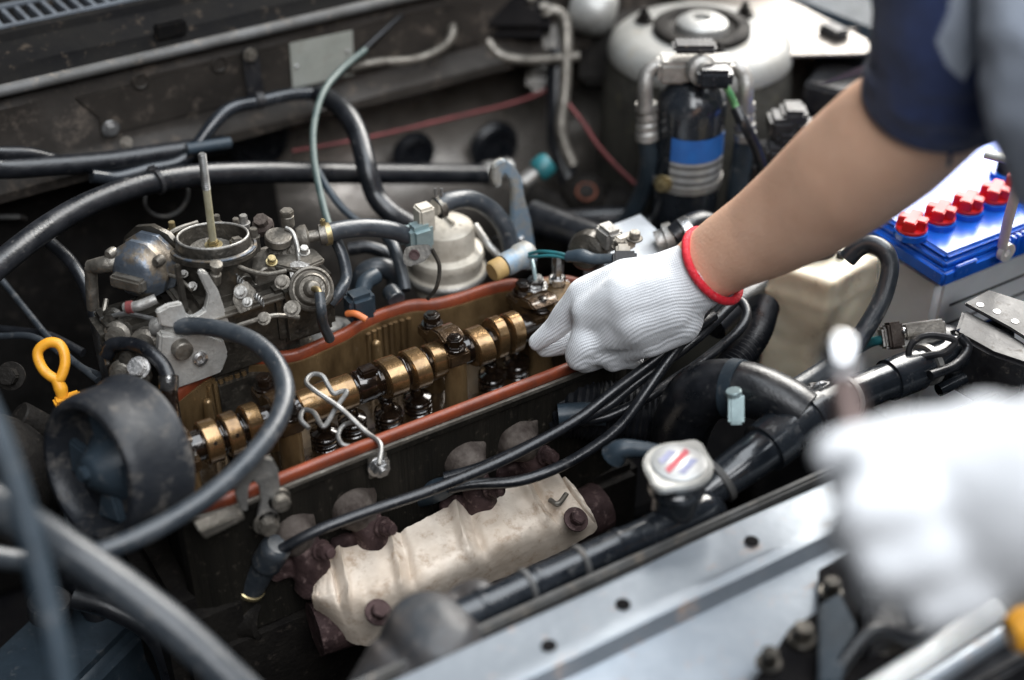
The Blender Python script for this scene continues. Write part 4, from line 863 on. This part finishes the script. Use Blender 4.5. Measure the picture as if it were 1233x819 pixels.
B().prism([Yp(x,y,1.198) for x,y in ((291,60),(299,55),(309,60),(312,75),(317,112),(298,118),(292,80))], EY*-.003, .0008).obj('strap', blackpl, br)
B().hexn(Yp(301,66,1.195), -EY, .005, .005, .007).obj('bolt', aludirty, br)
B().lathe(Yp(307,122,1.178), Yp(318,120,1.178)-Yp(307,122,1.178), [(.0066,0),(.008,.001),(.008,.008),(.0066,.009)], 16).obj('clip', blackpl, br)
dpz = thing('data_plate', 'pale aged data plate fixed to the bulkhead', 'plate', Yp(385,105,1.198))
B().prism([Yp(x,y,1.1985) for x,y in ((348,52),(424,36),(426,90),(352,106))], EY*-.0012, .0004).obj('plate', platem, dpz)
for x, y in ((357,80),(418,62)): B().ball(Yp(x,y,1.197), .0022).obj('rivet', steel, dpz)
hose('brake_servo_hose', 'thick black hose dropping in an S bend across the heater pipe', 'hose', [Yp(384,113,1.17),Yp(400,122,1.15),Yp(418,138,1.12),Yp(432,165,1.09),Yp(441,200,1.06),Yp(452,235,1.045),Yp(470,256,1.03),Yp(495,272,1.02)], .0098, rubber, n=8)
hose('vacuum_hose', 'thin green grey tube crossing the heater pipe to the carburettor', 'hose', [Yp(440,60,1.17),Yp(410,85,1.15),Yp(389,112,1.12),Yp(378,150,1.09),Yp(378,190,1.06),Yp(385,230,1.03),Yp(395,268,1.00),Yp(404,285,.985)], .0032, rubberT, n=8)
hose('vacuum_hose', 'pale grey tube curving down behind the carburettor diaphragm', 'hose', [Dp(404,288,1.19),Dp(413,310,1.19),Dp(417,333,1.19),Dp(410,350,1.18),Dp(398,365,1.18)], .0050, rubberG)
hose('vacuum_hose', 'slim blue grey tube slanting behind the carburettor inlet hose', 'hose', [Yp(382,205,1.085),Yp(395,228,1.06),Yp(412,250,1.045),Yp(432,268,1.03)], .0035, bluegreyd)
hose('signal_wire', 'dusty red wire strung along the firewall', 'wire', [Yp(352,182,1.19),Yp(400,174,1.18),Yp(460,162,1.18),Yp(540,143,1.18),Yp(610,126,1.18),Yp(650,112,1.17),Yp(668,98,1.17)], .0019, redwire)
hose('signal_wire', 'dusty red wire descending beside the filter drier', 'wire', [Dp(684,125,1.46),Dp(702,148,1.46),Dp(720,175,1.46),Dp(742,200,1.46),Dp(765,222,1.46)], .0021, redwire)
for lab, pts, r, m_ in (
  ('thin dark cable running up to the top of the bulkhead', [(400,100,1.40),(430,68,1.41),(465,35,1.42),(490,12,1.43)], .003, rubber),
  ('grey pipe curling under the wiper linkage', [(415,85,1.42),(450,76,1.42),(500,72,1.44),(535,56,1.45),(545,35,1.46),(535,20,1.47),(520,15,1.48)], .005, aludirty),
  ('corroded pipe dipping below the wiper linkage', [(575,22,1.5),(585,45,1.5),(600,65,1.5),(625,72,1.5),(655,72,1.5),(698,68,1.5)], .0055, aludirty),
  ('upright grey pipe next to the clutch reservoir', [(640,10,1.5),(670,14,1.5),(681,28,1.5),(682,60,1.5),(680,110,1.5),(676,160,1.5),(690,200,1.5)], .0065, aludirty),
  ('black hose hanging behind the upright grey pipe', [(672,60,1.52),(670,120,1.52),(672,180,1.53),(690,230,1.53)], .011, rubber)):
    hose('pipe', lab, 'pipe', [Dp(*p) for p in pts], r, m_)
wl = thing('wiper_linkage', 'corroded wiper linkage casting at the top of the firewall', 'linkage', Dp(560,40,1.5))
B().prism([Dp(x,y,1.49) for x,y in ((520,12),(560,8),(585,14),(588,35),(560,40),(545,22))], CD*.015, .003).obj('arm', rustlt, wl)
B().prism([Dp(x,y,1.50) for x,y in ((628,0),(655,-5),(668,4),(672,22),(650,30),(632,18))], CD*.02, .004).obj('pivot', rustlt, wl)
B().box(Dp(612,25,1.53), (.09,.05,.09), (RT,CU,-CD), .01).obj('motor', blackvoid, wl)
for k, (px, py, w_, h_, d_) in enumerate(((500,20,.03,.05,1.52),(585,-5,.05,.04,1.54),(665,50,.02,.05,1.53),(725,70,.05,.06,1.56),(650,95,.03,.03,1.55))):
    B().box(Dp(px,py,d_), (w_,h_,.03), (RT,CU,-CD), .006).obj('motor_bracket', castdark if k % 2 else aludark, wl)
for px, py, d_ in ((530,14,1.48),(560,20,1.485),(655,12,1.49),(640,2,1.49)):
    B().hexn(Dp(px,py,d_), -CD+CU*.5, .006, .006, .009).obj('bolt', aludirty, wl)
mc = thing('clutch_reservoir', 'shiny grey rounded reservoir end by the strut tower', 'reservoir', Dp(712,25,1.5))
B().lathe(Dp(690,5,1.52), RT*.85-CU*.25-CD*.1, [(0,0),(.024,0),(.027,.004),(.027,.03),(.024,.040),(.016,.046),(0,.048)], 28).obj('body', capm, mc)
# ================================================================== FILTER DRIER
TD = Dp(836,92,1.315)
dy = thing('filter_drier', 'black cylindrical filter drier with blue label and aluminium pipes', 'filter drier', (TD.x,TD.y,TD.z-.22))
rd = .0325
B().lathe((TD.x,TD.y,TD.z-.22), EZ, [(0,0),(rd*.9,0),(rd,.006),(rd,.190),(rd*1.0,.196),(rd*.93,.203),(rd*.7,.212),(rd*.42,.219),(0,.220)], 40).obj('canister', blackglo, dy)
def band(z0, z1, a0, a1, m_, name, r=rd+.0006):
    b = B(); n = 20; rows = []
    dirc = math.atan2(-TD.y, -TD.x)
    for z in (z0, z1): rows.append([V((TD.x+r*math.cos(dirc+a0+(a1-a0)*k/n), TD.y+r*math.sin(dirc+a0+(a1-a0)*k/n), TD.z+z)) for k in range(n+1)])
    return b.grid([list(c) for c in zip(*rows)], .0004).obj(name, m_, dy)
band(-.074,-.050,-.5,1.35, bluelabel, 'blue_label')
band(-.104,-.0745,-.5,1.35, silverlab, 'silver_label')
for k in range(3): band(-.0975+k*.0085,-.0945+k*.0085,-.5,1.35, sealm, 'label_stripe', rd+.0012)
B().lathe((TD.x,TD.y,TD.z-.108), EZ, [(rd,0),(rd+.002,.0005),(rd+.002,.008),(rd,.0085)], 40).obj('band', alu, dy)
B().hexn(V((TD.x,TD.y,TD.z-.098))+(-FW*.8-RT*.75)*rd, -FW-RT*.5, .006, .008, .009).obj('band_bolt', brass, dy)
B().box((TD.x,TD.y,TD.z+.008), (.07,.028,.022), (RT,FW,EZ), .004).obj('head_block', alu, dy)
B().lathe(V((TD.x,TD.y,TD.z+.012))-RT*-.002-FW*.010, -FW+RT*.35+EZ*.2, [(0,0),(.014,0),(.014,.010),(.010,.013),(.010,.020),(0,.020)], 20).obj('pressure_switch', alu, dy)
B().box(V((TD.x,TD.y,TD.z+.014))+RT*.014-FW*.030, (.032,.020,.018), (RT,FW,EZ), .004).obj('connector', blackglo, dy)
B().box(V((TD.x,TD.y,TD.z+.030))-RT*.002, (.040,.022,.008), (RT,FW,EZ), .003).obj('top_plug', blackpl, dy)
dd = 1.31
B().tube([Dp(806,80,dd),Dp(792,80,dd),Dp(780,88,dd),Dp(777,105,dd),Dp(777,135,dd+.01)], .0073, 16).obj('pipe', alu, dy)
B().tube([Dp(868,80,dd),Dp(886,80,dd),Dp(896,92,dd),Dp(898,108,dd),Dp(897,130,dd+.01)], .0073, 16).obj('pipe', alu, dy)
for px in (778,896):
    a, c = Dp(px,124,dd+.012), Dp(px+1,168,dd+.03); L = (c-a).length
    B().lathe(a, c-a, [(0,0),(.0105,0),(.0105,L*.2),(.0085,L*.25),(.0100,L*.33),(.0100,L*.45),(.0085,L*.5),(.0103,L*.56),(.0103,L*.68),(.0085,L*.73),(.0108,L*.8),(.0108,L),(0,L)], 20).obj('ferrule', alu, dy)
hose('refrigerant_hose', 'blue black hose below the left ferrule of the drier', 'hose', [Dp(779,166,1.34),Dp(781,195,1.36),Dp(776,225,1.39),Dp(762,255,1.42),Dp(745,280,1.45)], .0088, bluegreyd)
hose('refrigerant_hose', 'blue black hose below the right ferrule of the drier', 'hose', [Dp(897,166,1.34),Dp(893,195,1.355),Dp(888,225,1.37),Dp(884,270,1.40)], .0100, bluegreyd)
hose('switch_lead', 'green and black twisted lead from the drier switch', 'wire', [Dp(866,92,1.29),Dp(876,108,1.29),Dp(884,124,1.30),Dp(889,138,1.30)], .0032, greenwire)
hose('switch_lead', 'black sheathed lead running down past the drier', 'wire', [Dp(886,130,1.30),Dp(896,150,1.30),Dp(908,172,1.31),Dp(915,192,1.32),Dp(925,220,1.33)], .0055, rubber)
# ================================================================== RELAY BOX
rb = thing('relay_box', 'black plastic fuse and relay box beyond the forearm', 'relay box', Zp(1000,150,-.03))
q = [(966,103),(985,70),(1062,82),(1050,125)]
Q = [Zp(x,y,.070) for x,y in ((968,100),(990,68),(1075,84),(1062,122))]
B().prism([p-EZ*.034 for p in Q], EZ*.034, .004, 3).obj('lid', blackpl, rb)
ctr = sum(Q, V())/4
B().prism([p+(p-ctr)*.10-EZ*.054 for p in Q], EZ*.020, .003).obj('rim', blackpl, rb)
B().prism([p+(p-ctr)*.02-EZ*.15 for p in Q], EZ*.096, .004).obj('body', blackpl, rb)
for k, (px, py) in enumerate(((940,150),(955,140),(948,170),(968,160),(935,185))):
    B().box(Dp(px,py,1.36), (.024,.03,.022), (RT,FW,EZ), .004).obj('relay', blackpl, rb)
tag(B().box(Dp(922,195,1.40), (.05,.05,.03), (RT,FW,EZ), .008).obj('bracket_block', blackpl), 'dark block wedged between drier and relay box', 'block')
# ================================================================== COOLANT RESERVOIR
rv = thing('coolant_tank', 'cream translucent plastic coolant tank stained brown', 'tank', Zp(995,465,-.11))
Zt = .030
n0 = Zp(1001,342,Zt); l0 = Zp(926,318,Zt); r0 = Zp(1062,308,Zt)
q = [n0, r0, r0+(l0-n0), l0]
def bulgy(q, z0, z1, bev, m_, name, parent):
    b = B(); b.prism([V((p.x,p.y,z0)) for p in q], EZ*(z1-z0), bev, 4); return b.obj(name, m_, parent, 50)
ctr = sum(q, V())/4
b = B(); b.prism([V((p.x,p.y,-.115)) for p in q], EZ*(Zt+.115), 0)
b.prism([V((p.x,p.y,Zt-.030))+(p-ctr)*.035 for p in q], EZ*.006, 0)
remeshed(b, 'body', cream, rv, .003, 7, disp=lambda co: .0022*noise.noise(co*24)+.0008*noise.noise(co*70))
B().lathe((ctr.x+.004,ctr.y+.016,Zt-.006), EZ, [(0,0),(.014,0),(.014,.006),(.017,.007),(.017,.016),(.015,.018),(0,.018)], 28).obj('cap', blackpl, rv)
B().lathe(Zp(1012,310,Zt), EZ, [(0,0),(.004,0),(.004,.005),(.0025,.006),(0,.004)], 14).obj('vent_nub', blackpl, rv)
hose('overflow_hose', 'black hose arching over the cream tank and down its side', 'hose', [Dp(1020,312,1.18),Dp(1034,298,1.175),Dp(1050,294,1.17),Dp(1066,304,1.165),Dp(1071,325,1.165),Dp(1062,360,1.165),Dp(1043,395,1.16),Dp(1020,425,1.155),Dp(985,450,1.14),Dp(950,472,1.12)], .0078, rubberG, n=8)
# ================================================================== BATTERY
ZB = .050
A = Zp(1140,311,ZB)
bt = thing('car_battery', 'car battery with blue lid, grey case and red caps', 'battery', (A.x+.12,A.y+.06,-.15))
LX, LY = .235, .128
def bbox(x0, x1, y0, y1, z0, z1, m_, name, bev=.003, parent=None):
    return B().box(((x0+x1)/2,(y0+y1)/2,(z0+z1)/2), (x1-x0,y1-y0,z1-z0), bev=bev, seg=3).obj(name, m_, parent or bt)
bbox(A.x+.001, A.x+LX-.001, A.y+.001, A.y+LY, -.15, ZB-.026, batcase, 'case', .006)
lid = bbox(A.x-.006, A.x+LX+.004, A.y-.006, A.y+LY+.005, ZB-.026, ZB-.010, blueplast, 'lid', .003)
bbox(A.x-.002, A.x+LX, A.y-.002, A.y+LY+.002, ZB-.0105, ZB-.003, blueplast, 'lid_step', .0025)
bbox(A.x, A.x+LX-.002, A.y+.0, A.y+LY, ZB-.0032, ZB+.003, blueplast, 'lid_top', .003)
bbox(A.x+.006, A.x+.030, A.y-.0085, A.y-.0055, ZB-.018, ZB-.006, blueplast, 'lid_rail', .001)
for k in range(9): bbox(A.x+.058+k*.007, A.x+.062+k*.007, A.y-.0085, A.y-.0025, ZB-.020, ZB+.001, blueplast, 'grip_rib', .001)
for k, (px, py) in enumerate(((1097,277),(1130,264),(1162,250),(1194,237),(1222,225))):
    p = Zp(px,py,ZB+.008)
    if k == 0: base0 = p
    p = V((base0.x+k*.0335, base0.y, ZB+.003))
    B().cyl(p-EZ*.001, p+EZ*.006, .0145, 28).obj('cap_seat', blueplast, bt)
    b = B(); b.cyl(p+EZ*.006, p+EZ*.0095, .0135, 28, bev=.0008)
    for s in (0, 1):
        d = V((math.cos(.5+s*math.pi/2), math.sin(.5+s*math.pi/2), 0)); e_ = V((-d.y, d.x, 0))
        b.box(p+EZ*(.0140-.0004*s), (.0258-.001*s,.0105,.010), (d, e_, EZ), .001)
    b.obj('filler_cap', redplast, bt)
p = Zp(1212,204,ZB+.01); B().cyl(V((p.x,p.y,ZB+.002)), V((p.x,p.y,ZB+.008)), .014, 28).obj('terminal_seat', blueplast, bt)
B().cyl(V((p.x,p.y,ZB+.008)), V((p.x,p.y,ZB+.022)), .0095, 24, r2=.0085).obj('terminal', castdark, bt)
hd = B().tube([Zp(1202,297,ZB+.002)-EY*.004, Dp(1218,250,1.18), Dp(1234,205,1.16), Dp(1262,150,1.15)], .0052, 12, flat=.45).obj('handle', whiteplast, bt)
p = Zp(1202,298,ZB-.002)-EY*.006; B().lathe(p, -EY, [(.0035,0),(.0085,0),(.0085,.005),(.0035,.005)], 24).obj('handle_pivot', whiteplast, bt)
for z in (-.005,-.026): bbox(A.x+.018, A.x+LX-.03, A.y-.0003, A.y+.002, z-.0008, z+.0008, blackpl, 'level_line', 0)
tag(B().tube([Dp(1188,185,1.20),Dp(1215,192,1.19),Dp(1245,203,1.18)], .007, 12, flat=.5).obj('battery_clamp', capm), 'pale metal clamp bar above the battery terminal', 'clamp')
# connector by the battery
cx = thing('wiring_connector', 'grey wiring connector with brown ends below the battery', 'connector', Dp(1105,420,1.15))
axx = ((RT*.97+CU*.14).normalized(), (CU*.97-RT*.14).normalized(), -CD)
B().box(Dp(1098,402,1.165), (.052,.018,.018), axx, .002).obj('shell', alu, cx)
B().box(Dp(1076,404,1.160), (.012,.022,.020), axx, .002).obj('end', rustlt, cx)
B().box(Dp(1112,397,1.155), (.034,.012,.012), axx, .002).obj('latch', aludirty, cx)
for px in (1088,1103,1118): B().ball(Dp(px,398-(px-1088)*.1,1.152), .0028).obj('rivet', steel, cx)
B().tube([Dp(1068,408,1.162),Dp(1050,412,1.17),Dp(1035,420,1.19)], .004, 10).obj('wire', teal, cx)
fr = [(1098,418),(1112,408),(1150,412),(1148,420),(1110,440)]
B().loop([Dp(x,y,1.13) for x,y in ((1096,432),(1098,414),(1118,404),(1150,410),(1138,424),(1118,428))], .0028, 8, 4).obj('frame_clip', blackpl, cx)
hose('ground_cable', 'thin black cable looping below the battery connector', 'cable', [Dp(1155,405,1.14),Dp(1165,420,1.14),Dp(1150,440,1.13),Dp(1120,452,1.12)], .004, rubber)
sm = thing('tank_bracket_clip', 'small bent metal clip at the foot of the cream tank', 'clip', Dp(985,470,1.12))
B().box(Dp(985,468,1.11), (.016,.010,.010), axx, .002).obj('plate', alu, sm)
B().tube([Dp(970,478,1.108),Dp(985,463,1.105),Dp(997,462,1.108)], .002, 8).obj('wire', steel, sm)

# ================================================================== NEAR HOSES ON THE LEFT
hose('breather_hose', 'grey breather hose curving over the open camshaft and out front', 'hose', [Dp(214,393,1.105),Dp(240,393,1.10),Dp(275,399,1.09),Dp(308,413,1.08),Dp(332,437,1.065),Dp(343,468,1.045),Dp(336,502,1.025),Dp(310,542,1.0),Dp(270,582,.98),Dp(225,615,.965),Dp(175,643,.95),Dp(120,665,.935),Dp(60,676,.92),Dp(0,672,.90),Dp(-70,655,.88)], [.0068,.0069,.007,.0071,.0072,.0073,.0073,.0072,.0072,.0072,.0072,.0072,.0072,.0072,.0072], rubberG, n=8, seg=18)
hose('air_pipe', 'thick grey pipe slanting across the lower left front', 'pipe', [Dp(-90,560,.80),Dp(0,612,.82),Dp(70,655,.84),Dp(150,710,.85),Dp(220,765,.855),Dp(300,840,.86)], .0118, rubberG, seg=20)
hose('starter_cable', 'thick dark cable hanging down at the lower left front', 'cable', [Dp(-40,440,.74),Dp(0,530,.74),Dp(30,620,.74),Dp(50,700,.74),Dp(68,780,.74),Dp(78,860,.74)], .0066, bluegreyd)
for lab, pts, r, m_ in (
  ('dark ribbed tube running down behind the dipstick', [(60,292,1.22),(85,315,1.21),(105,350,1.20),(118,395,1.18),(125,430,1.17)], .0055, rubber),
  ('thin grey cable slanting behind the yellow dipstick', [(0,335,1.25),(30,372,1.23),(60,408,1.21),(95,440,1.19),(120,452,1.17)], .0028, rubberG),
  ('second thin cable running under the yellow dipstick', [(0,405,1.22),(40,406,1.21),(80,430,1.19),(118,458,1.17)], .003, rubberG),
  ('black cable sagging in the dark corner behind the dipstick', [(-20,395,1.24),(30,400,1.23),(60,405,1.22),(100,425,1.21)], .004, rubber)):
    hose('cable', lab, 'cable', [Dp(*p) for p in pts], r, m_)
lc = thing('alternator', 'dark grimy alternator casing in the left corner', 'alternator', Dp(20,560,1.12))
B().lathe(Dp(10,560,1.14), V((-.7,-.7,.1)), [(0,0),(.05,0),(.055,.01),(.055,.05),(.045,.06),(.02,.062),(0,.062)], 30).obj('casing', castdark, lc)
B().cyl(Dp(22,500,1.12), Dp(60,520,1.14), .012).obj('mount_ear', castdark, lc)
B().hexn(Dp(14,453,1.16), -CD, .008, .01, .012).obj('bolt', castdark, lc)
lk = tag(B().box(Dp(12,262,1.33), (.026,.004,.020), (RT,CU,-CD), .001).obj('warning_tag', sealm), 'small grey square tag on the dark insulation', 'tag')
for lab, pts, r, m_ in (
  ('black drive belt edge low in the dark corner', [(60,640,1.18),(90,700,1.2),(130,760,1.22),(170,830,1.24)], .010, rubber),
  ('dark hose low beneath the round pulley cover', [(90,720,1.12),(140,735,1.12),(190,770,1.13),(215,840,1.15)], .009, rubber),
  ('thin wire hanging under the pulley cover', [(75,540,1.10),(82,630,1.10),(110,690,1.1),(140,720,1.1),(175,745,1.1)], .0022, rubberG)):
    hose('cable', lab, 'cable', [Dp(*p) for p in pts], r, m_)
wt_ = thing('washer_tank', 'blue black plastic washer tank deep in the lower left corner', 'tank', Dp(90,800,1.2))
B().box(Dp(95,800,1.22), (.16,.10,.08), (V((.85,.5,0)),V((-.5,.85,0)),EZ), .012, 3).obj('body', bluegreyd, wt_)
B().cyl(Dp(60,740,1.18), Dp(60,722,1.17), .018).obj('cap', blackpl, wt_)
# dark clutter of hoses behind the engine
for lab, pts, r, m_ in (
  ('black hose bending behind the beige valve', [(430,345,1.27),(440,328,1.26),(458,322,1.26),(475,330,1.27),(478,350,1.28)], .009, rubberG),
  ('black elbow hose below the grey coolant hose', [(420,300,1.28),(445,298,1.28),(470,310,1.28),(480,340,1.27)], .006, rubber),
  ('grey hose dropping beside the valve tab', [(465,282,1.26),(475,300,1.25),(483,325,1.245),(488,350,1.24)], .0055, rubberG),
  ('dark hose crossing behind the hook bracket', [(640,260,1.40),(680,275,1.38),(720,290,1.36),(760,310,1.34)], .016, rubber),
  ('dark hose low between hook bracket and drier', [(600,300,1.36),(650,275,1.42),(700,265,1.45),(750,262,1.46)], .012, rubber),
  ('black hose deep behind the drier foot', [(690,300,1.42),(740,280,1.45),(800,275,1.46),(860,285,1.45)], .014, rubber),
  ('slim rod behind the beige valve', [(572,272,1.30),(588,295,1.29),(602,310,1.29)], .0035, alu)):
    hose('hose', lab, 'hose', [Dp(*p) for p in pts], r, m_)
oc = thing('sensor_plug', 'grey sensor plug with orange seal beside the beige valve', 'sensor', Dp(435,380,1.22))
B().box(Dp(433,368,1.215), (.024,.020,.028), bev=.004).obj('plug', bluegreyd, oc)
B().tube([Dp(418,378,1.205),Dp(428,378,1.20),Dp(441,385,1.20)], .003, 10).obj('seal', orange, oc)
B().tube([Dp(436,352,1.22),Dp(440,340,1.225),Dp(452,332,1.235)], .0075, 14).obj('boot', bluegreyd, oc)
ts = tag(B().cyl(Dp(470,350,1.24), Dp(478,362,1.23), .008).obj('hose_end', rubberG), 'small dark hose end next to the sensor plug', 'hose end')
od = thing('steering_joint', 'dark greasy joint with an orange ring in the shadow', 'joint', Dp(705,235,1.5))
B().ball(Dp(705,238,1.5), .028).obj('joint', castdark, od)
B().lathe(Dp(706,232,1.475), -CD+CU*.4, [(.009,0),(.011,.001),(.011,.003),(.009,.004)], 20).obj('ring', rustorange, od)
B().tube([Dp(640,240,1.52),Dp(690,255,1.5),Dp(760,240,1.5)], .018, 16).obj('shaft', castdark, od)
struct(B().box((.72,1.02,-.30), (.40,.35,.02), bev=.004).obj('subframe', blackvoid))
# ================================================================== PERSON
pe = thing('person', 'mechanic in navy sleeves and white knitted gloves reaching into the engine', 'person', Dp(1230,60,.95)-EZ*.3)
def chain(b, pts, seg=16):
    """pts: (px,py,depth,r_px)"""
    P = [Dp(x,y,d) for x,y,d,r in pts]; Rr = [r*d/F for x,y,d,r in pts]
    for p, r in zip(P, Rr): b.ball(p, r, u=seg, v=10)
    for i in range(len(P)-1):
        d = P[i+1]-P[i]
        if d.length > 1e-5: b.tube([P[i], P[i+1]], [Rr[i], Rr[i+1]], seg, smooth=False)
# bare arms and a torso core
b = B()
chain(b, [(800,362,1.130,38),(850,322,1.115,44),(880,302,1.10,49),(925,278,1.075,58),(975,245,1.04,69),(1025,205,1.0,78),(1075,165,.965,82),(1125,128,.93,76),(1145,85,.90,72),(1160,-20,.86,76),(1200,-140,.84,95)], 24)
chain(b, [(1300,600,.58,80),(1340,560,.56,90),(1420,430,.55,110),(1560,200,.60,130),(1500,-60,.72,130)], 20)
b.ball(Dp(1640,-40,1.0), .15, (1,.8,1.3))
remeshed(b, 'body', skin, pe, .004, 8)
# glove of the reaching hand
b = B()
chain(b, [(845,328,1.114,43),(815,345,1.118,46),(790,355,1.128,46)])
for k in ([(800,340,1.118,36),(755,338,1.125,28),(704,356,1.138,23)],          # index metacarpal
          [(800,352,1.110,40),(755,360,1.110,36),(712,378,1.128,25)],
          [(802,370,1.112,38),(765,384,1.113,36),(730,402,1.132,25)],
          [(815,384,1.122,33),(780,402,1.124,29),(752,416,1.142,22)]): chain(b, k)
chain(b, [(704,356,1.138,22),(684,378,1.150,18),(668,396,1.160,15),(646,413,1.172,11)])           # index
chain(b, [(714,380,1.136,22),(704,412,1.130,20),(697,428,1.138,19),(706,436,1.158,15),(722,432,1.172,13)])   # middle, curled
chain(b, [(730,402,1.142,21),(728,425,1.140,17),(738,436,1.150,14),(748,430,1.168,12)])           # ring
chain(b, [(752,418,1.150,19),(756,430,1.150,15),(764,434,1.160,12)])                             # little
chain(b, [(770,385,1.165,24),(730,400,1.178,18),(690,412,1.186,15),(655,420,1.188,12)])           # thumb, behind
def crumple(s1, a):
    return lambda co: a*noise.noise(co*s1)+a*.5*noise.noise(co*s1*2.7)
hax_ = (Dp(846,326,1.114)-Dp(715,378,1.13)).normalized(); hsx, hsy, _ = frame(hax_)
def folds(co):
    q = V((co.dot(hax_)*14, co.dot(hsx)*95, co.dot(hsy)*95)); return .0009*noise.noise(q)+.0007*noise.noise(co*60)
gl = remeshed(b, 'glove', glovem, pe, .0022, 14, disp=folds)
# knitted ribs at the wrist and the red edge
axis = (Dp(925,278,1.075)-Dp(846,326,1.115)).normalized(); wc = Dp(858,320,1.109); x_, y_, a_ = frame(axis)
ringp = []
rw = 48*1.113/F
for k in range(16):
    t = 2*math.pi*k/16; ringp.append(wc+(x_*math.cos(t)+y_*math.sin(t))*rw*(1+.02*math.sin(3*t)))
b = B(); b.loop(ringp, .0034, 10, 5)
b.obj('glove_edge', redcuff, pe)
# sleeve
b = B(); rows = []
sp = [(1128,112,.925,93),(1133,98,.915,93),(1140,70,.90,92),(1146,20,.88,92),(1160,-60,.86,100),(1190,-160,.84,110)]
C_ = smooth_path([Dp(x,y,d) for x,y,d,r in sp], 44); m_ = len(C_)
axd = [(C_[min(i+1,m_-1)]-C_[max(0,i-1)]).normalized() for i in range(m_)]
for i in range(m_):
    t = i/(m_-1)*(len(sp)-1); k = min(int(t), len(sp)-2); f = t-k; rr = (sp[k][3]*(1-f)+sp[k+1][3]*f)*.9/F
    x_, y_, a_ = frame(axd[i], up=CD)
    rows.append([C_[i]+(x_*math.cos(2*math.pi*q/220)+y_*math.sin(2*math.pi*q/220))*rr*(1+.045*min(1,i/55)*noise.noise(V((math.cos(2*math.pi*q/220)*2, math.sin(2*math.pi*q/220)*2, i*.04)))) for q in range(221)])
slv = b.grid(rows, .0015).obj('shirt_sleeve', navy, pe, sharp=80); slv.data.materials.append(greycloth)
def to_px(p):
    d = p-CP; k = F/d.dot(CD); return W/2+d.dot(RT)*k, HH/2-d.dot(CU)*k
def inside(x, y, poly):
    c = False
    for i in range(len(poly)):
        (x1, y1), (x2, y2) = poly[i-1], poly[i]
        if (y1 > y) != (y2 > y) and x < (x2-x1)*(y-y1)/(y2-y1)+x1: c = not c
    return c
so_ = ORG[pe.name]
for f_ in slv.data.polygons:                 # sewn-on pale panel of the shirt
    c = f_.center+so_
    if f_.normal.dot(c-CP) < 0 and inside(*to_px(c), [(1127,50),(1142,15),(1150,-30),(1300,-30),(1300,40),(1182,60),(1160,98),(1140,80)]): f_.material_index = 1
# torso cloth
b = B()
chain(b, [(1285,-60,.80,110),(1282,40,.80,102),(1278,120,.81,92),(1290,200,.83,80)], 24)
b.tube([Dp(1290,60,.83),Dp(1460,20,.92),Dp(1640,0,1.0)], [.05,.08,.16], 20)
remeshed(b, 'shirt_body', greycloth, pe, .005, 8, disp=crumple(22, .004))
b = B(); b.tube([Dp(1440,390,.552),Dp(1500,290,.575),Dp(1560,190,.60),Dp(1540,60,.67),Dp(1520,-60,.74)], [.048,.051,.056,.062,.066], 32, 8)
b.obj('shirt_sleeve', navy, pe)
# second glove, close to the lens
b = B()
chain(b, [(1330,590,.575,108),(1260,596,.585,118),(1200,602,.600,120),(1150,612,.612,108),(1110,614,.628,90)], 24)
chain(b, [(1190,545,.60,70),(1130,545,.60,55)], 24)
for k in ([(1100,548,.595,42),(1045,558,.592,33),(1022,585,.612,30),(1060,605,.64,28)],
          [(1095,605,.583,44),(1035,618,.580,34),(1018,645,.602,31),(1060,655,.64,28)],
          [(1115,662,.583,46),(1065,678,.583,35),(1055,702,.608,30),(1100,700,.64,28)],
          [(1165,708,.588,44),(1120,728,.590,32),(1115,740,.615,26)],
          [(1150,540,.62,50),(1090,533,.620,38),(1040,542,.612,30),(1000,545,.606,25)]): chain(b, k, 18)
remeshed(b, 'glove', glovem, pe, .003, 3, disp=crumple(50, .0016))
# tool in that hand
tl = thing('ball_end_driver', 'polished ball handled driver held upright by the near glove', 'tool', Dp(1034,640,.63))
B().ball(Dp(1010,430,.632), .0105).obj('ball', chromeb, tl)
B().tube([Dp(1012,440,.632),Dp(1018,480,.632),Dp(1028,540,.63),Dp(1036,640,.63)], [.0055,.0075,.009,.009], 16).obj('shaft', brownsteel, tl)
